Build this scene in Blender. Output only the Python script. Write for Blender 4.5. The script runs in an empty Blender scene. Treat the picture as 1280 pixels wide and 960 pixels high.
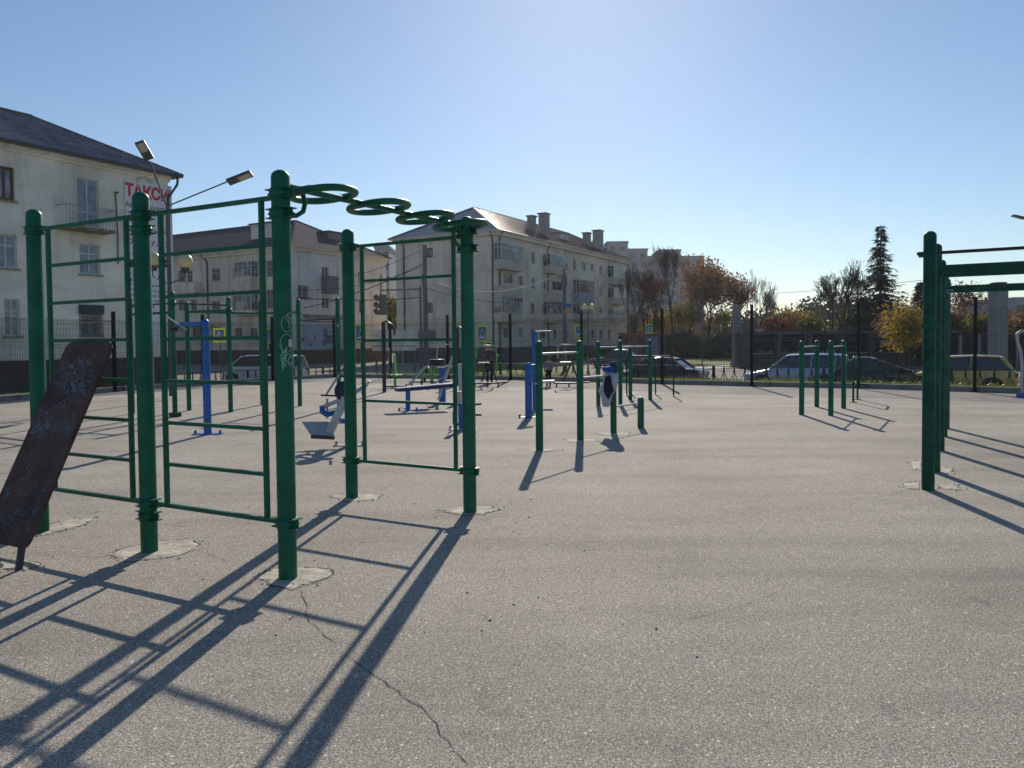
import bpy, math, random
from mathutils import Vector, Matrix
R = math.radians
random.seed(7)
sc = bpy.context.scene
COL = sc.collection

# ------------------------------------------------------------------ camera, sky, sun, exposure
FPX, CAMH = 950.0, 1.6
PITCH, ROLL, PPY = R(1.85), R(0.55), 457.0     # the photograph is cropped a little off the lens axis
cd = bpy.data.cameras.new('camera'); cam = bpy.data.objects.new('camera', cd); COL.objects.link(cam)
cd.shift_y = -(480-PPY)/1280; cd.sensor_width = 36; cd.lens = FPX/1280*36; cd.clip_start = 0.05; cd.clip_end = 6000
CM = (Matrix.Rotation(math.pi/2-PITCH, 3, 'X') @ Matrix.Rotation(-ROLL, 3, 'Z'))
cam.matrix_world = Matrix.Translation((0, 0, CAMH)) @ CM.to_4x4()
sc.camera = cam
SUN_EL, SUN_AZ = R(28.5), R(5.6)          # azimuth clockwise from +Y
w = bpy.data.worlds.new('World'); sc.world = w; w.use_nodes = True
nt = w.node_tree; nt.nodes.clear()
wo = nt.nodes.new('ShaderNodeOutputWorld'); bg = nt.nodes.new('ShaderNodeBackground'); sky = nt.nodes.new('ShaderNodeTexSky')
sky.sky_type = 'NISHITA'; sky.sun_disc = False; sky.sun_elevation = SUN_EL; sky.sun_rotation = SUN_AZ
sky.air_density = 1.1; sky.dust_density = 0.2; sky.ozone_density = 4.0; sky.altitude = 200
bg.inputs['Strength'].default_value = 0.099
nt.links.new(sky.outputs[0], bg.inputs[0]); nt.links.new(bg.outputs[0], wo.inputs[0])
sd = bpy.data.lights.new('sun', 'SUN'); sun = bpy.data.objects.new('sun', sd); COL.objects.link(sun)
sd.energy = 4.8; sd.angle = R(0.5); sd.color = (1.0, 0.90, 0.76)
sdir = Vector((math.sin(SUN_AZ)*math.cos(SUN_EL), math.cos(SUN_AZ)*math.cos(SUN_EL), math.sin(SUN_EL)))
sun.rotation_euler = sdir.to_track_quat('Z', 'Y').to_euler(); sun.location = (0, 0, 30)
sc.view_settings.view_transform = 'Standard'; sc.view_settings.look = 'None'
sc.view_settings.exposure = 0.0; sc.view_settings.gamma = 1.0

U = Vector((0.5, 0.866, 0)); V = Vector((-0.866, 0.5, 0)); Z = Vector((0, 0, 1))
CP = Vector((0, 0, CAMH))
def ray(px, py): return CM @ Vector(((px-640)/FPX, -(py-PPY)/FPX, -1))
def G(px, py, h=0.0):                       # where the sight line meets the level h
    d = ray(px, py); t = (h-CAMH)/d.z; return CP + d*t
def AT(px, py, Y):                          # where it meets the distance Y
    d = ray(px, py); return CP + d*(Y/d.y)

# ------------------------------------------------------------------ materials
MATS = {}
def mat(name, col, rough=0.6, metal=0.0, var=0.12, scale=6.0, bump=0.0, bscale=40.0, spec=0.5, col2=None, coat=0.0, emit=None, thr=None):
    if name in MATS: return MATS[name]
    m = bpy.data.materials.new(name); m.use_nodes = True; N = m.node_tree.nodes; L = m.node_tree.links
    b = N['Principled BSDF']; b.inputs['Roughness'].default_value = rough; b.inputs['Metallic'].default_value = metal
    b.inputs['Specular IOR Level'].default_value = spec; b.inputs['Coat Weight'].default_value = coat
    tc = N.new('ShaderNodeTexCoord'); nz = N.new('ShaderNodeTexNoise'); nz.inputs['Scale'].default_value = scale
    nz.inputs['Detail'].default_value = 5; L.new(tc.outputs['Object'], nz.inputs['Vector'])
    cr = N.new('ShaderNodeValToRGB'); a, c = cr.color_ramp.elements
    if col2 is None: col2 = tuple(min(1, x*(1+var)) for x in col); col1 = tuple(x*(1-var) for x in col)
    else: col1 = col
    a.color = (*col1, 1); c.color = (*col2, 1)
    a.position, c.position = thr if thr else (0.35, 0.65)
    L.new(nz.outputs['Fac'], cr.inputs[0]); L.new(cr.outputs[0], b.inputs['Base Color'])
    if bump:
        n2 = N.new('ShaderNodeTexNoise'); n2.inputs['Scale'].default_value = bscale; n2.inputs['Detail'].default_value = 4
        L.new(tc.outputs['Object'], n2.inputs['Vector'])
        bp = N.new('ShaderNodeBump'); bp.inputs['Strength'].default_value = bump; bp.inputs['Distance'].default_value = 0.02
        L.new(n2.outputs['Fac'], bp.inputs['Height']); L.new(bp.outputs[0], b.inputs['Normal'])
    if emit: b.inputs['Emission Color'].default_value = (*emit, 1); b.inputs['Emission Strength'].default_value = 1
    MATS[name] = m; return m

def leafy(m, k=.45):
    N = m.node_tree.nodes; L = m.node_tree.links; b = N['Principled BSDF']; o = N['Material Output']
    t = N.new('ShaderNodeBsdfTranslucent'); x = N.new('ShaderNodeMixShader'); x.inputs[0].default_value = k
    src = b.inputs['Base Color'].links[0].from_socket; L.new(src, t.inputs[0]); L.new(b.outputs[0], x.inputs[1]); L.new(t.outputs[0], x.inputs[2]); L.new(x.outputs[0], o.inputs['Surface']); return m
def asphalt_mat():
    m = bpy.data.materials.new('asphalt_yard'); m.use_nodes = True; N = m.node_tree.nodes; L = m.node_tree.links
    b = N['Principled BSDF']; b.inputs['Roughness'].default_value = 0.85; b.inputs['Specular IOR Level'].default_value = 0.12
    tc = N.new('ShaderNodeTexCoord')
    def noise(s, d=4, r=0.55, src=None):
        n = N.new('ShaderNodeTexNoise'); n.inputs['Scale'].default_value = s; n.inputs['Detail'].default_value = d; n.inputs['Roughness'].default_value = r
        L.new(src or tc.outputs['Object'], n.inputs['Vector']); return n.outputs['Fac']
    def ramp(f, stops):
        r = N.new('ShaderNodeValToRGB'); e = r.color_ramp.elements
        while len(e) < len(stops): e.new(0.5)
        for q, (p, c) in zip(e, stops): q.position = p; q.color = (c, c, c, 1) if not isinstance(c, tuple) else (*c, 1)
        L.new(f, r.inputs[0]); return r.outputs[0]
    def mul(a, c, fac=1.0, mode='MULTIPLY'):
        x = N.new('ShaderNodeMix'); x.data_type = 'RGBA'; x.blend_type = mode; x.inputs[0].default_value = fac
        L.new(a, x.inputs[6]); L.new(c, x.inputs[7]); return x.outputs[2]
    base = ramp(noise(0.35, 6), [(0.3, (0.295, 0.268, 0.232)), (0.45, (0.366, 0.333, 0.288)), (0.55, (0.384, 0.350, 0.303)), (0.72, (0.455, 0.416, 0.362))])
    # long worn streaks across the yard
    mp = N.new('ShaderNodeMapping'); mp.inputs['Rotation'].default_value = (0, 0, R(18)); mp.inputs['Scale'].default_value = (0.25, 1.6, 1)
    L.new(tc.outputs['Object'], mp.inputs[0])
    base = mul(base, ramp(noise(0.9, 6, 0.6, mp.outputs[0]), [(0.3, 0.82), (0.5, 1.0), (0.72, 1.1)]))
    # stone grain
    base = mul(base, ramp(noise(55, 3, 0.7), [(0.32, 0.78), (0.5, 1.0), (0.68, 1.18)]))
    base = mul(base, ramp(noise(160, 2, 0.8), [(0.36, 0.5), (0.5, 1.0), (0.64, 1.45)]))
    vs = N.new('ShaderNodeTexVoronoi'); vs.inputs['Scale'].default_value = 170; L.new(tc.outputs['Object'], vs.inputs['Vector'])
    ss = N.new('ShaderNodeSeparateColor'); L.new(vs.outputs['Color'], ss.inputs[0])
    base = mul(base, ramp(ss.outputs[2], [(0.0, 0.5), (0.4, 0.9), (0.8, 1.1), (0.93, 1.3), (1.0, 1.9)]))
    base = mul(base, ramp(noise(2.6, 7, 0.75), [(0.28, 0.74), (0.44, 1.0), (0.6, 1.0), (0.74, 1.16)]))
    # pale chips
    vo = N.new('ShaderNodeTexVoronoi'); vo.inputs['Scale'].default_value = 42; L.new(tc.outputs['Object'], vo.inputs['Vector'])
    sep = N.new('ShaderNodeSeparateColor'); L.new(vo.outputs['Color'], sep.inputs[0])
    c1 = N.new('ShaderNodeMath'); c1.operation = 'GREATER_THAN'; c1.inputs[1].default_value = 0.86; L.new(sep.outputs[0], c1.inputs[0])
    c2 = N.new('ShaderNodeMath'); c2.operation = 'LESS_THAN'; L.new(vo.outputs['Distance'], c2.inputs[0])
    c2b = N.new('ShaderNodeMath'); c2b.operation = 'MULTIPLY'; c2b.inputs[1].default_value = 0.33; L.new(sep.outputs[1], c2b.inputs[0]); L.new(c2b.outputs[0], c2.inputs[1])
    c3 = N.new('ShaderNodeMath'); c3.operation = 'MULTIPLY'; L.new(c1.outputs[0], c3.inputs[0]); L.new(c2.outputs[0], c3.inputs[1])
    mx = N.new('ShaderNodeMix'); mx.data_type = 'RGBA'; L.new(c3.outputs[0], mx.inputs[0]); L.new(base, mx.inputs[6]); mx.inputs[7].default_value = (0.74, 0.70, 0.64, 1)
    # dark spots
    v2 = N.new('ShaderNodeTexVoronoi'); v2.inputs['Scale'].default_value = 2.2; L.new(tc.outputs['Object'], v2.inputs['Vector'])
    d1 = N.new('ShaderNodeMath'); d1.operation = 'LESS_THAN'; d1.inputs[1].default_value = 0.018; L.new(v2.outputs['Distance'], d1.inputs[0])
    my = N.new('ShaderNodeMix'); my.data_type = 'RGBA'; L.new(d1.outputs[0], my.inputs[0]); L.new(mx.outputs[2], my.inputs[6]); my.inputs[7].default_value = (0.04, 0.038, 0.035, 1)
    L.new(my.outputs[2], b.inputs['Base Color'])
    bp = N.new('ShaderNodeBump'); bp.inputs['Strength'].default_value = 0.4; bp.inputs['Distance'].default_value = 0.012
    L.new(noise(110, 3, 0.7), bp.inputs['Height']); L.new(bp.outputs[0], b.inputs['Normal'])
    return m

def chipped(m, amt=.5):
    N = m.node_tree.nodes; L = m.node_tree.links; b = N['Principled BSDF']; src = b.inputs['Base Color'].links[0].from_socket
    tc = next(n for n in N if n.type == 'TEX_COORD')
    def mk(scale, det, a, c, lo, hi, src, col):
        n = N.new('ShaderNodeTexNoise'); n.inputs['Scale'].default_value = scale; n.inputs['Detail'].default_value = det; L.new(tc.outputs['Object'], n.inputs['Vector'])
        r = N.new('ShaderNodeMapRange'); r.inputs[1].default_value = lo; r.inputs[2].default_value = hi; r.inputs[4].default_value = amt*a; r.clamp = True; L.new(n.outputs['Fac'], r.inputs[0])
        x = N.new('ShaderNodeMix'); x.data_type = 'RGBA'; L.new(r.outputs[0], x.inputs[0]); L.new(src, x.inputs[6]); x.inputs[7].default_value = (*col, 1); return x.outputs[2]
    o = mk(3, 6, .8, 0, .52, .75, src, (.03, .15, .10)); o = mk(38, 6, 1.8, 0, .70, .73, o, (.06, .03, .018)); o = mk(70, 4, 1.2, 0, .73, .76, o, (.22, .24, .22))
    L.new(o, b.inputs['Base Color']); return m
GREEN = mat('green_paint', (0.001, 0.105, 0.055), 0.45, spec=0.3, var=0.22, scale=5, bump=0.12, bscale=25)
GREEN2 = mat('old_green_paint', (0.001, 0.060, 0.035), 0.48, spec=0.25, var=0.3, scale=9, bump=0.15, bscale=30)
chipped(GREEN); chipped(GREEN2, .7)
BLUE = mat('blue_paint', (0.004, 0.10, 0.37), 0.38, var=0.12)
LIME = mat('lime_paint', (0.12, 0.36, 0.05), 0.4, var=0.15)
STEEL = mat('grey_steel', (0.42, 0.43, 0.45), 0.28, 0.8, var=0.1)
SILVER = mat('silver_paint', (0.38, 0.39, 0.40), 0.4, 0.2, var=0.1)
BLACK = mat('black_paint', (0.012, 0.012, 0.015), 0.4, var=0.2)
NAVY = mat('navy_pad', (0.012, 0.016, 0.06), 0.6)
DFENCE = mat('fence_paint', (0.004, 0.010, 0.011), 0.5, spec=0.2, var=0.2)
WIRE = mat('fence_wire', (0.01, 0.018, 0.017), 0.5, spec=.3, var=0.2); WIREH = mat('fence_wire_across', (0.10, 0.12, 0.12), 0.22, 0.8, var=0.1)
YARD = asphalt_mat()
ROAD = mat('road_asphalt', (0.27, 0.25, 0.22), 0.9, spec=0.15, var=0.2, scale=0.6, bump=0.2, bscale=60)
PAVE = mat('pavement', (0.33, 0.31, 0.28), 0.8, var=0.12, scale=1.2)
CONC = mat('concrete', (0.44, 0.40, 0.33), 0.9, var=0.3, scale=7, bump=0.6, bscale=30)
KERBM = mat('kerb_concrete', (0.20, 0.20, 0.19), 0.85, var=0.2, scale=2.5, bump=0.3)
CRACK = mat('crack_dark', (0.045, 0.04, 0.036), 0.95)
GRASS = mat('grass', (0.10, 0.15, 0.03), 0.9, var=0.4, scale=1.5, col2=(0.21, 0.23, 0.07), spec=.1)
GRASSB = mat('grass_blade', (0.10, 0.17, 0.03), 0.6, col2=(0.27, 0.28, 0.08), scale=2.5)
EARTH = mat('earth_land', (0.09, 0.085, 0.05), 0.9, var=0.3, scale=0.05)
GLASS = mat('window_glass', (0.025, 0.03, 0.04), 0.08, var=0.5, scale=0.7, spec=.5)
GLASSC = mat('curtained_glass', (0.18, 0.22, 0.28), 0.12, var=0.35, scale=1.4, spec=0.9)
GLASSB = mat('balcony_glass', (0.03, 0.035, 0.045), 0.1, scale=0.9, spec=.6, col2=(.22, .24, .27), thr=(.48, .6))
WFRAME = mat('white_frame', (0.55, 0.56, 0.56), 0.45, var=0.08)
BROWNF = mat('brown_frame', (0.12, 0.045, 0.02), 0.5)
PIPE = mat('downpipe', (0.05, 0.055, 0.07), 0.4, 0.3)

# ------------------------------------------------------------------ mesh building
class MB:
    def __init__(s): s.v = []; s.f = []; s.sm = []
    def add(s, vs, fs, smooth=False):
        o = len(s.v); s.v += [Vector(v) for v in vs]
        for f in fs: s.f.append([i+o for i in f]); s.sm.append(smooth)
        return s
    def box(s, c, size, rz=0.0, M=None):
        x, y, z = size[0]/2, size[1]/2, size[2]/2
        P = [Vector((a*x, b*y, d*z)) for d in (-1, 1) for a, b in ((-1, -1), (1, -1), (1, 1), (-1, 1))]
        if M is None: M = Matrix.Rotation(rz, 3, 'Z')
        c = Vector(c)
        return s.add([c+M@p for p in P], [(3, 2, 1, 0), (4, 5, 6, 7), (0, 1, 5, 4), (1, 2, 6, 5), (2, 3, 7, 6), (3, 0, 4, 7)])
    def bar(s, a, b, wd, ht, up=Z):            # rectangular bar from a to b
        a, b = Vector(a), Vector(b); d = (b-a); L = d.length; d.normalize()
        sx = d.cross(up)
        if sx.length < 1e-4: sx = d.cross(Vector((0, 1, 0)))
        sx.normalize(); uy = sx.cross(d)
        M = Matrix((d, sx, uy)).transposed()
        return s.box((a+b)/2, (L, wd, ht), M=M)
    def cyl(s, a, b, r0, r1=None, n=12, caps=True):
        a, b = Vector(a), Vector(b); r1 = r0 if r1 is None else r1
        d = (b-a).normalized(); t = Vector((1, 0, 0)) if abs(d.x) < 0.8 else Vector((0, 1, 0))
        x = d.cross(t).normalized(); y = d.cross(x)
        vs = []
        for p, r in ((a, r0), (b, r1)):
            vs += [p+(x*math.cos(2*math.pi*i/n)+y*math.sin(2*math.pi*i/n))*r for i in range(n)]
        s.add(vs, [(i, (i+1) % n, n+(i+1) % n, n+i) for i in range(n)], True)
        if caps: s.add(vs, [tuple(range(n))[::-1], tuple(range(n, 2*n))])
        return s
    def tube(s, pts, r, n=8, closed=False, caps=True):
        pts = [Vector(p) for p in pts]; m = len(pts); vs = []
        rs = r if isinstance(r, (list, tuple)) else [r]*m
        px = None
        for i, p in enumerate(pts):
            if closed: d = pts[(i+1) % m]-pts[i-1]
            else: d = pts[min(i+1, m-1)]-pts[max(i-1, 0)]
            d.normalize()
            if px is None:
                t = Z if abs(d.z) < 0.9 else Vector((1, 0, 0)); px = d.cross(t).normalized()
            else: px = (px-d*px.dot(d)).normalized()
            y = d.cross(px)
            vs += [p+(px*math.cos(2*math.pi*k/n)+y*math.sin(2*math.pi*k/n))*rs[i] for k in range(n)]
        fs = []
        for i in range(m if closed else m-1):
            j = (i+1) % m
            fs += [(i*n+k, i*n+(k+1) % n, j*n+(k+1) % n, j*n+k) for k in range(n)]
        s.add(vs, fs, True)
        if caps and not closed: s.add(vs, [tuple(range(n))[::-1], tuple(range((m-1)*n, m*n))])
        return s
    def lathe(s, c, prof, n=16, axis=None):    # prof: (r, z)
        c = Vector(c); vs = []; fs = []
        for r, z in prof: vs += [c+Vector((r*math.cos(2*math.pi*k/n), r*math.sin(2*math.pi*k/n), z)) for k in range(n)]
        for i in range(len(prof)-1): fs += [(i*n+k, i*n+(k+1) % n, (i+1)*n+(k+1) % n, (i+1)*n+k) for k in range(n)]
        return s.add(vs, fs, True)
    def sphere(s, c, r, n=12, sq=(1, 1, 1)):
        pr = [(max(1e-4, r*math.sin(math.pi*i/(n//2+2))), -r*math.cos(math.pi*i/(n//2+2))) for i in range(n//2+3)]
        k = len(s.v); s.lathe((0, 0, 0), pr, n); c = Vector(c)
        for i in range(k, len(s.v)): q = s.v[i]; s.v[i] = c+Vector((q.x*sq[0], q.y*sq[1], q.z*sq[2]))
        return s
    def prism(s, poly, z0, z1):                # poly list of xy
        n = len(poly); vs = [Vector((p[0], p[1], z0)) for p in poly]+[Vector((p[0], p[1], z1)) for p in poly]
        return s.add(vs, [tuple(range(n))[::-1], tuple(range(n, 2*n))]+[(i, (i+1) % n, n+(i+1) % n, n+i) for i in range(n)])
    def build(s, name, m, parent=None, local=False, kind=None, label=None):
        base = Vector((0, 0, 0))
        if parent is not None and not local:
            q = parent
            while q.parent: q = q.parent
            base = q.location.copy()
        me = bpy.data.meshes.new(name); me.from_pydata([v-base for v in s.v], [], s.f)
        me.polygons.foreach_set('use_smooth', s.sm); me.materials.append(m); me.update()
        o = bpy.data.objects.new(name, me); COL.objects.link(o)
        if parent is not None: o.parent = parent
        if kind: o['kind'] = kind
        if label: o['label'] = label
        return o

def tag(o, label, cat, group=None):
    o['label'] = label; o['category'] = cat
    if group: o['group'] = group
    return o
def thing(name, label, cat, loc=(0, 0, 0), rz=0.0, group=None):
    o = bpy.data.objects.new(name, None); COL.objects.link(o); o.location = loc; o.rotation_euler = (0, 0, rz)
    o.empty_display_size = 0.2
    return tag(o, label, cat, group)
def struct(o): o['kind'] = 'structure'; return o
def kids(o): return [c for c in bpy.data.objects if c.parent == o]
def dup(o, loc=None, rz=None, label=None, parent=None, group=None):
    c = o.copy(); COL.objects.link(c)
    if parent is not None: c.parent = parent
    if loc is not None: c.location = loc
    if rz is not None: c.rotation_euler = (0, 0, rz)
    if label: c['label'] = label
    if group: c['group'] = group
    for k in list(o.children): dup(k, parent=c)
    return c

# ------------------------------------------------------------------ ground, fence line, banks, roads
SL = -0.65                                    # street level below the sports ground
FL = [Vector((x, y, 0)) for x, y in ((-20, -14), (-18.6, 4), (-17.0, 13.0), (-15.8, 17.6), (-14.75, 21.6), (-13.55, 25.9), (-11.9, 29.3), (-10.2, 32.4), (-8.2, 35.1), (-5.4, 33.8), (-2.75, 32.6), (-0.06, 31.2), (2.7, 29.4), (5.4, 27.3), (8.05, 25.5), (10.95, 24.0), (13.35, 21.9), (15.6, 19.6), (18.6, 16.0), (22, 10), (25, 0), (27, -14))]
def offs(pts, d):
    out = []
    for i, p in enumerate(pts):
        t = (pts[min(i+1, len(pts)-1)]-pts[max(i-1, 0)]).normalized(); nrm = Vector((-t.y, t.x, 0))
        out.append(p+nrm*d)
    return out
b = MB(); S = 3000
b.add([(-S, -S, SL-0.05), (S, -S, SL-0.05), (S, S, SL-0.05), (-S, S, SL-0.05)], [(0, 1, 2, 3)])
struct(b.build('ground', EARTH))
b = MB(); b.add([(-90, 8, SL), (90, 8, SL), (150, 260, SL), (-150, 260, SL)], [(0, 1, 2, 3)]); struct(b.build('road', ROAD))
yard = MB(); n = len(FL); yard.prism([(p.x, p.y) for p in FL][::-1], SL-0.3, 0.0); YO = struct(yard.build('sports_ground', YARD))
def strip(a, bb, za, zb):
    m = MB(); n = len(a)
    m.add([Vector((p.x, p.y, za)) for p in a]+[Vector((p.x, p.y, zb)) for p in bb], [(i+1, i, n+i, n+i+1) for i in range(n-1)])
    return m
# kerb: real blocks, 1 m each, along the edge of the yard
kerb_root = thing('kerb', 'grey concrete kerb running under the tall mesh fence', 'kerb'); kerb_root['kind'] = 'structure'
del kerb_root['category']
A0, A1 = offs(FL, 0.12), offs(FL, 0.26)
def walk(pts, step, start=0.0):
    acc = start; out = []
    for i in range(len(pts)-1):
        L = (pts[i+1]-pts[i]).length; d = (pts[i+1]-pts[i]).normalized()
        while acc < L: out.append((pts[i]+d*acc, d, i)); acc += step
        acc -= L
    return out
KM = None
rest = MB()
for p, d, i in walk(A0, 1.0):
    if i < 3 or i > 17: rest.bar(p+Vector((0, 0, 0.06)), p+d*0.99+Vector((0, 0, 0.06)), 0.15, 0.2); continue
    if KM is None:
        m = MB(); m.bar((0, 0, 0.06), (0.988, 0, 0.06), 0.15, 0.2); k = m.build('kerb_block', KERBM, kerb_root, local=True); KM = k
    else: k = KM.copy(); COL.objects.link(k)
    k.location = p+Vector((0, 0, random.uniform(-0.008, 0.006))); k.rotation_euler = (0, 0, math.atan2(d.y, d.x)+random.uniform(-0.004, 0.004))
rest.build('kerb_run', KERBM, kerb_root, kind='stuff')
O1, O2, O3 = offs(FL, 0.19), offs(FL, 2.6), offs(FL, 4.0)
struct(strip(O1, O2, 0.08, 0.02).build('grass_bank', GRASS))
struct(strip(O2, O3, 0.02, SL+0.01).build('grass_slope', GRASS))
g = MB()
for _ in range(24000):                        # grass tufts on the bank
    i = random.randint(8, 17); t = random.random(); o = random.random()**0.8*3.0
    p = O1[i].lerp(O1[i+1], t); q = O3[i].lerp(O3[i+1], t); k = p.lerp(q, o/3.2)
    oo = o/3.2*3.81; zz = 0.08-.025*oo if oo < 2.41 else .02-.65*(oo-2.41)/1.4
    if math.sin(k.x*2.1)+math.sin(k.x*5.3+k.y*3)+random.uniform(-1.3, 1.3) < -.2: continue
    h = random.uniform(0.05, 0.17)*(1.6 if random.random() < 0.12 else 1); a = random.uniform(0, 6.28); dx = Vector((math.cos(a), math.sin(a), 0))*0.018
    tip = Vector((random.uniform(-.05, .05), random.uniform(-.05, .05), h))
    k = Vector((k.x, k.y, zz-0.01)); g.add([k-dx, k+dx, k+tip], [(0, 1, 2)])
g.build('grass_tufts', GRASSB, kind='stuff')
# lawn and path beyond the road
def flat(name, pts, z, m):
    q = MB(); q.add([Vector((p[0], p[1], z)) for p in pts], [tuple(range(len(pts)))]); return struct(q.build(name, m))
def gs(px, py): p = G(px, py, SL); return (p.x, p.y)
flat('lawn', [gs(850, 457), gs(940, 455), gs(938, 446.5), gs(872, 447.5)], SL+0.02, GRASS)
flat('path', [gs(790, 459.5), gs(1010, 461), gs(1010, 455), gs(900, 457)], SL+0.012, PAVE)
flat('lawn', [gs(900, 460.5), gs(1010, 462.5), gs(1010, 457.5), gs(935, 457)], SL+0.028, GRASS)
flat('pavement', [(-40.0, 24.0), (-17.4, 45.2), (-14.6, 43.6), (-34.5, 9.5), (-60, 9.5)], SL+0.10, PAVE)
flat('lawn', [gs(560, 474), gs(705, 471), gs(735, 455), gs(560, 455)], SL+0.016, GRASS)  # lawn, extended nearer so its dark green stands in for the buildings' shadow

# cracks and broken concrete around the near posts
def crack(pts, wd=0.012, name='crack'):
    rnd = random.Random(len(pts)*31+int(pts[0][0]))
    P = [G(*p) for p in pts]; F = [P[0]]
    for a, c in zip(P, P[1:]):
        k = max(2, int((c-a).length/0.05)); nn = (c-a).cross(Z).normalized()
        for i in range(1, k+1): F.append(a.lerp(c, i/k)+nn*rnd.uniform(-.012, .012))
    m = MB(); vs = []; fs = []
    for i, p in enumerate(F):
        d = (F[min(i+1, len(F)-1)]-F[max(0, i-1)]).normalized().cross(Z); ww = wd*rnd.uniform(.08, .38)*(1 if 0 < i < len(F)-1 else .1)
        vs += [p-d*ww+Z*0.003, p+d*ww+Z*0.003]
    fs = [(2*i, 2*i+1, 2*i+3, 2*i+2) for i in range(len(F)-1)]
    m.add(vs, fs); return m.build(name, CRACK, YO)
crack([(373, 738), (384, 752), (381, 766), (395, 787), (412, 799), (424, 806)], 0.009)
crack([(432, 820), (447, 829), (465, 842), (482, 852), (503, 870), (524, 884), (541, 899), (546, 912), (560, 925), (571, 940), (590, 958)], 0.009)
crack([(318, 722), (335, 728), (343, 733), (360, 736), (372, 736), (398, 728), (420, 716)], 0.010)
crack([(84, 697), (120, 697), (137, 697), (150, 702), (182, 705), (220, 695), (247, 687), (290, 705)], 0.007)
crack([(50, 668), (75, 660), (105, 656), (128, 651)], 0.01)
crack([(0, 700), (20, 703), (35, 706), (54, 707)], 0.012)
crack([(540, 640), (565, 641), (600, 643), (622, 638)], 0.010)
crack([(1128, 605), (1135, 611), (1150, 613), (1163, 613), (1185, 610), (1205, 612)], 0.012)
crack([(1130, 613), (1118, 620), (1060, 625)], 0.006)
crack([(840, 780), (930, 757), (985, 735)], 0.004)
crack([(300, 614), (345, 604), (400, 596), (450, 580)], 0.006)
crack([(600, 765), (610, 775), (618, 772)], 0.01)
def patch(pts, label=None):
    m = MB(); P = [G(*p) for p in pts]; F = []
    for i in range(len(P)):
        a, c = P[i], P[(i+1) % len(P)]
        for k in range(4): F.append(a.lerp(c, k/4)+Vector((random.uniform(-.014, .014), random.uniform(-.014, .014), 0)))
    n = len(F); ce = sum(F, Vector())/n
    inner = [ce+(p-ce)*random.uniform(.80, .92) for p in F]
    m.add([p+Z*0.001 for p in F]+[p+Z*random.uniform(.004, .009) for p in inner]+[ce+Z*0.008], [(i, (i+1) % n, n+(i+1) % n, n+i) for i in range(n)]+[(n+i, n+(i+1) % n, 2*n) for i in range(n)])
    for _ in range(16):
        q = F[random.randrange(n)]+Vector((random.uniform(-.08, .08), random.uniform(-.08, .08), .005)); m.sphere(q, random.uniform(.004, .010), 5, (1.3, 1, .5))
    rm = MB()
    for i in range(n):
        if random.random() < .3: continue
        a_, c_ = F[i], F[(i+1) % n]; o_ = (a_-ce).normalized()*random.uniform(.004, .02); o2 = (c_-ce).normalized()*random.uniform(.004, .02)
        rm.add([a_+Z*.0025, c_+Z*.0025, c_+o2+Z*.0025, a_+o_+Z*.0025], [(0, 1, 2, 3)])
    rm.build('collar_gap', CRACK, YO, kind='stuff')
    return m.build('concrete_collar', CONC, YO)
patch([(318, 722), (352, 708), (412, 712), (418, 716), (398, 726), (366, 737), (343, 732)])
patch([(135, 693), (160, 684), (200, 676), (240, 676), (250, 681), (228, 693), (195, 700), (160, 701)])
patch([(52, 660), (75, 652), (120, 646), (105, 656), (75, 664), (52, 670)])
patch([(412, 620), (440, 616), (478, 619), (470, 625), (435, 627)])
patch([(548, 638), (575, 634), (610, 633), (625, 637), (605, 643), (570, 643)])
patch([(1130, 604), (1150, 602), (1150, 612), (1133, 611)]); patch([(1172, 606), (1196, 606), (1203, 613), (1180, 612)])
patch([(1138, 577), (1152, 576), (1152, 588), (1140, 586)]); patch([(1176, 586), (1192, 586), (1188, 592), (1178, 591)])
patch([(0, 703), (30, 700), (50, 706), (30, 713), (0, 712)])
patch([(650, 562), (690, 561), (700, 563), (672, 566)])
patch([(705, 549), (745, 549), (748, 552), (715, 553)]); patch([(745, 541), (786, 541), (785, 544), (750, 544)])

m = MB(); rg = random.Random(21)
for _ in range(150):
    if rg.random() < .6: x, y = rg.uniform(-4.5, 1.0), rg.uniform(4.0, 8.5)
    else: x, y = rg.uniform(-8, 9), rg.uniform(2.4, 20)
    r_ = rg.uniform(.003, .008); m.sphere((x, y, r_*.4), r_, 5, (1.3, 1, .6))
m.build('grit', mat('grit_stone', (.10, .09, .08), .9, col2=(.45, .42, .36), scale=8, thr=(.45, .55)), kind='stuff')

# ------------------------------------------------------------------ near climbing frame
def dome_post(base, h, r, m=GREEN, parent=None, n=20, lean=(0, 0), name='post'):
    b = MB(); base = Vector(base)
    prof = [(r, -0.02), (r, h-r*0.8)]+[(r*math.cos(a)*0.999+1e-4, h-r*0.8+r*0.8*math.sin(a)) for a in (R(25), R(48), R(68), R(89.9))]
    b.lathe(base, prof, n)
    for v in b.v: v.x += lean[0]*(v.z-base.z); v.y += lean[1]*(v.z-base.z)
    return b.build(name, m, parent)
pA, pB, pC, pD = G(187, 690), G(360, 723), G(440, 622), G(587.5, 640)
pE = pA+(pA-pB)*0.99
frame = thing('climbing_frame', 'large green climbing frame of five domed posts, ladders and overhead loops, nearest at left', 'climbing frame', (pA.x, pA.y, 0))
PH = 2.76; PR = 0.062
posts = {}; LEAN = {'E': (.006, 0)}
for k, p in (('A', pA), ('B', pB), ('C', pC), ('D', pD), ('E', pE)):
    posts[k] = dome_post(p, PH, PR, GREEN, frame, 28, lean=LEAN.get(k, (0, 0)))
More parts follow.
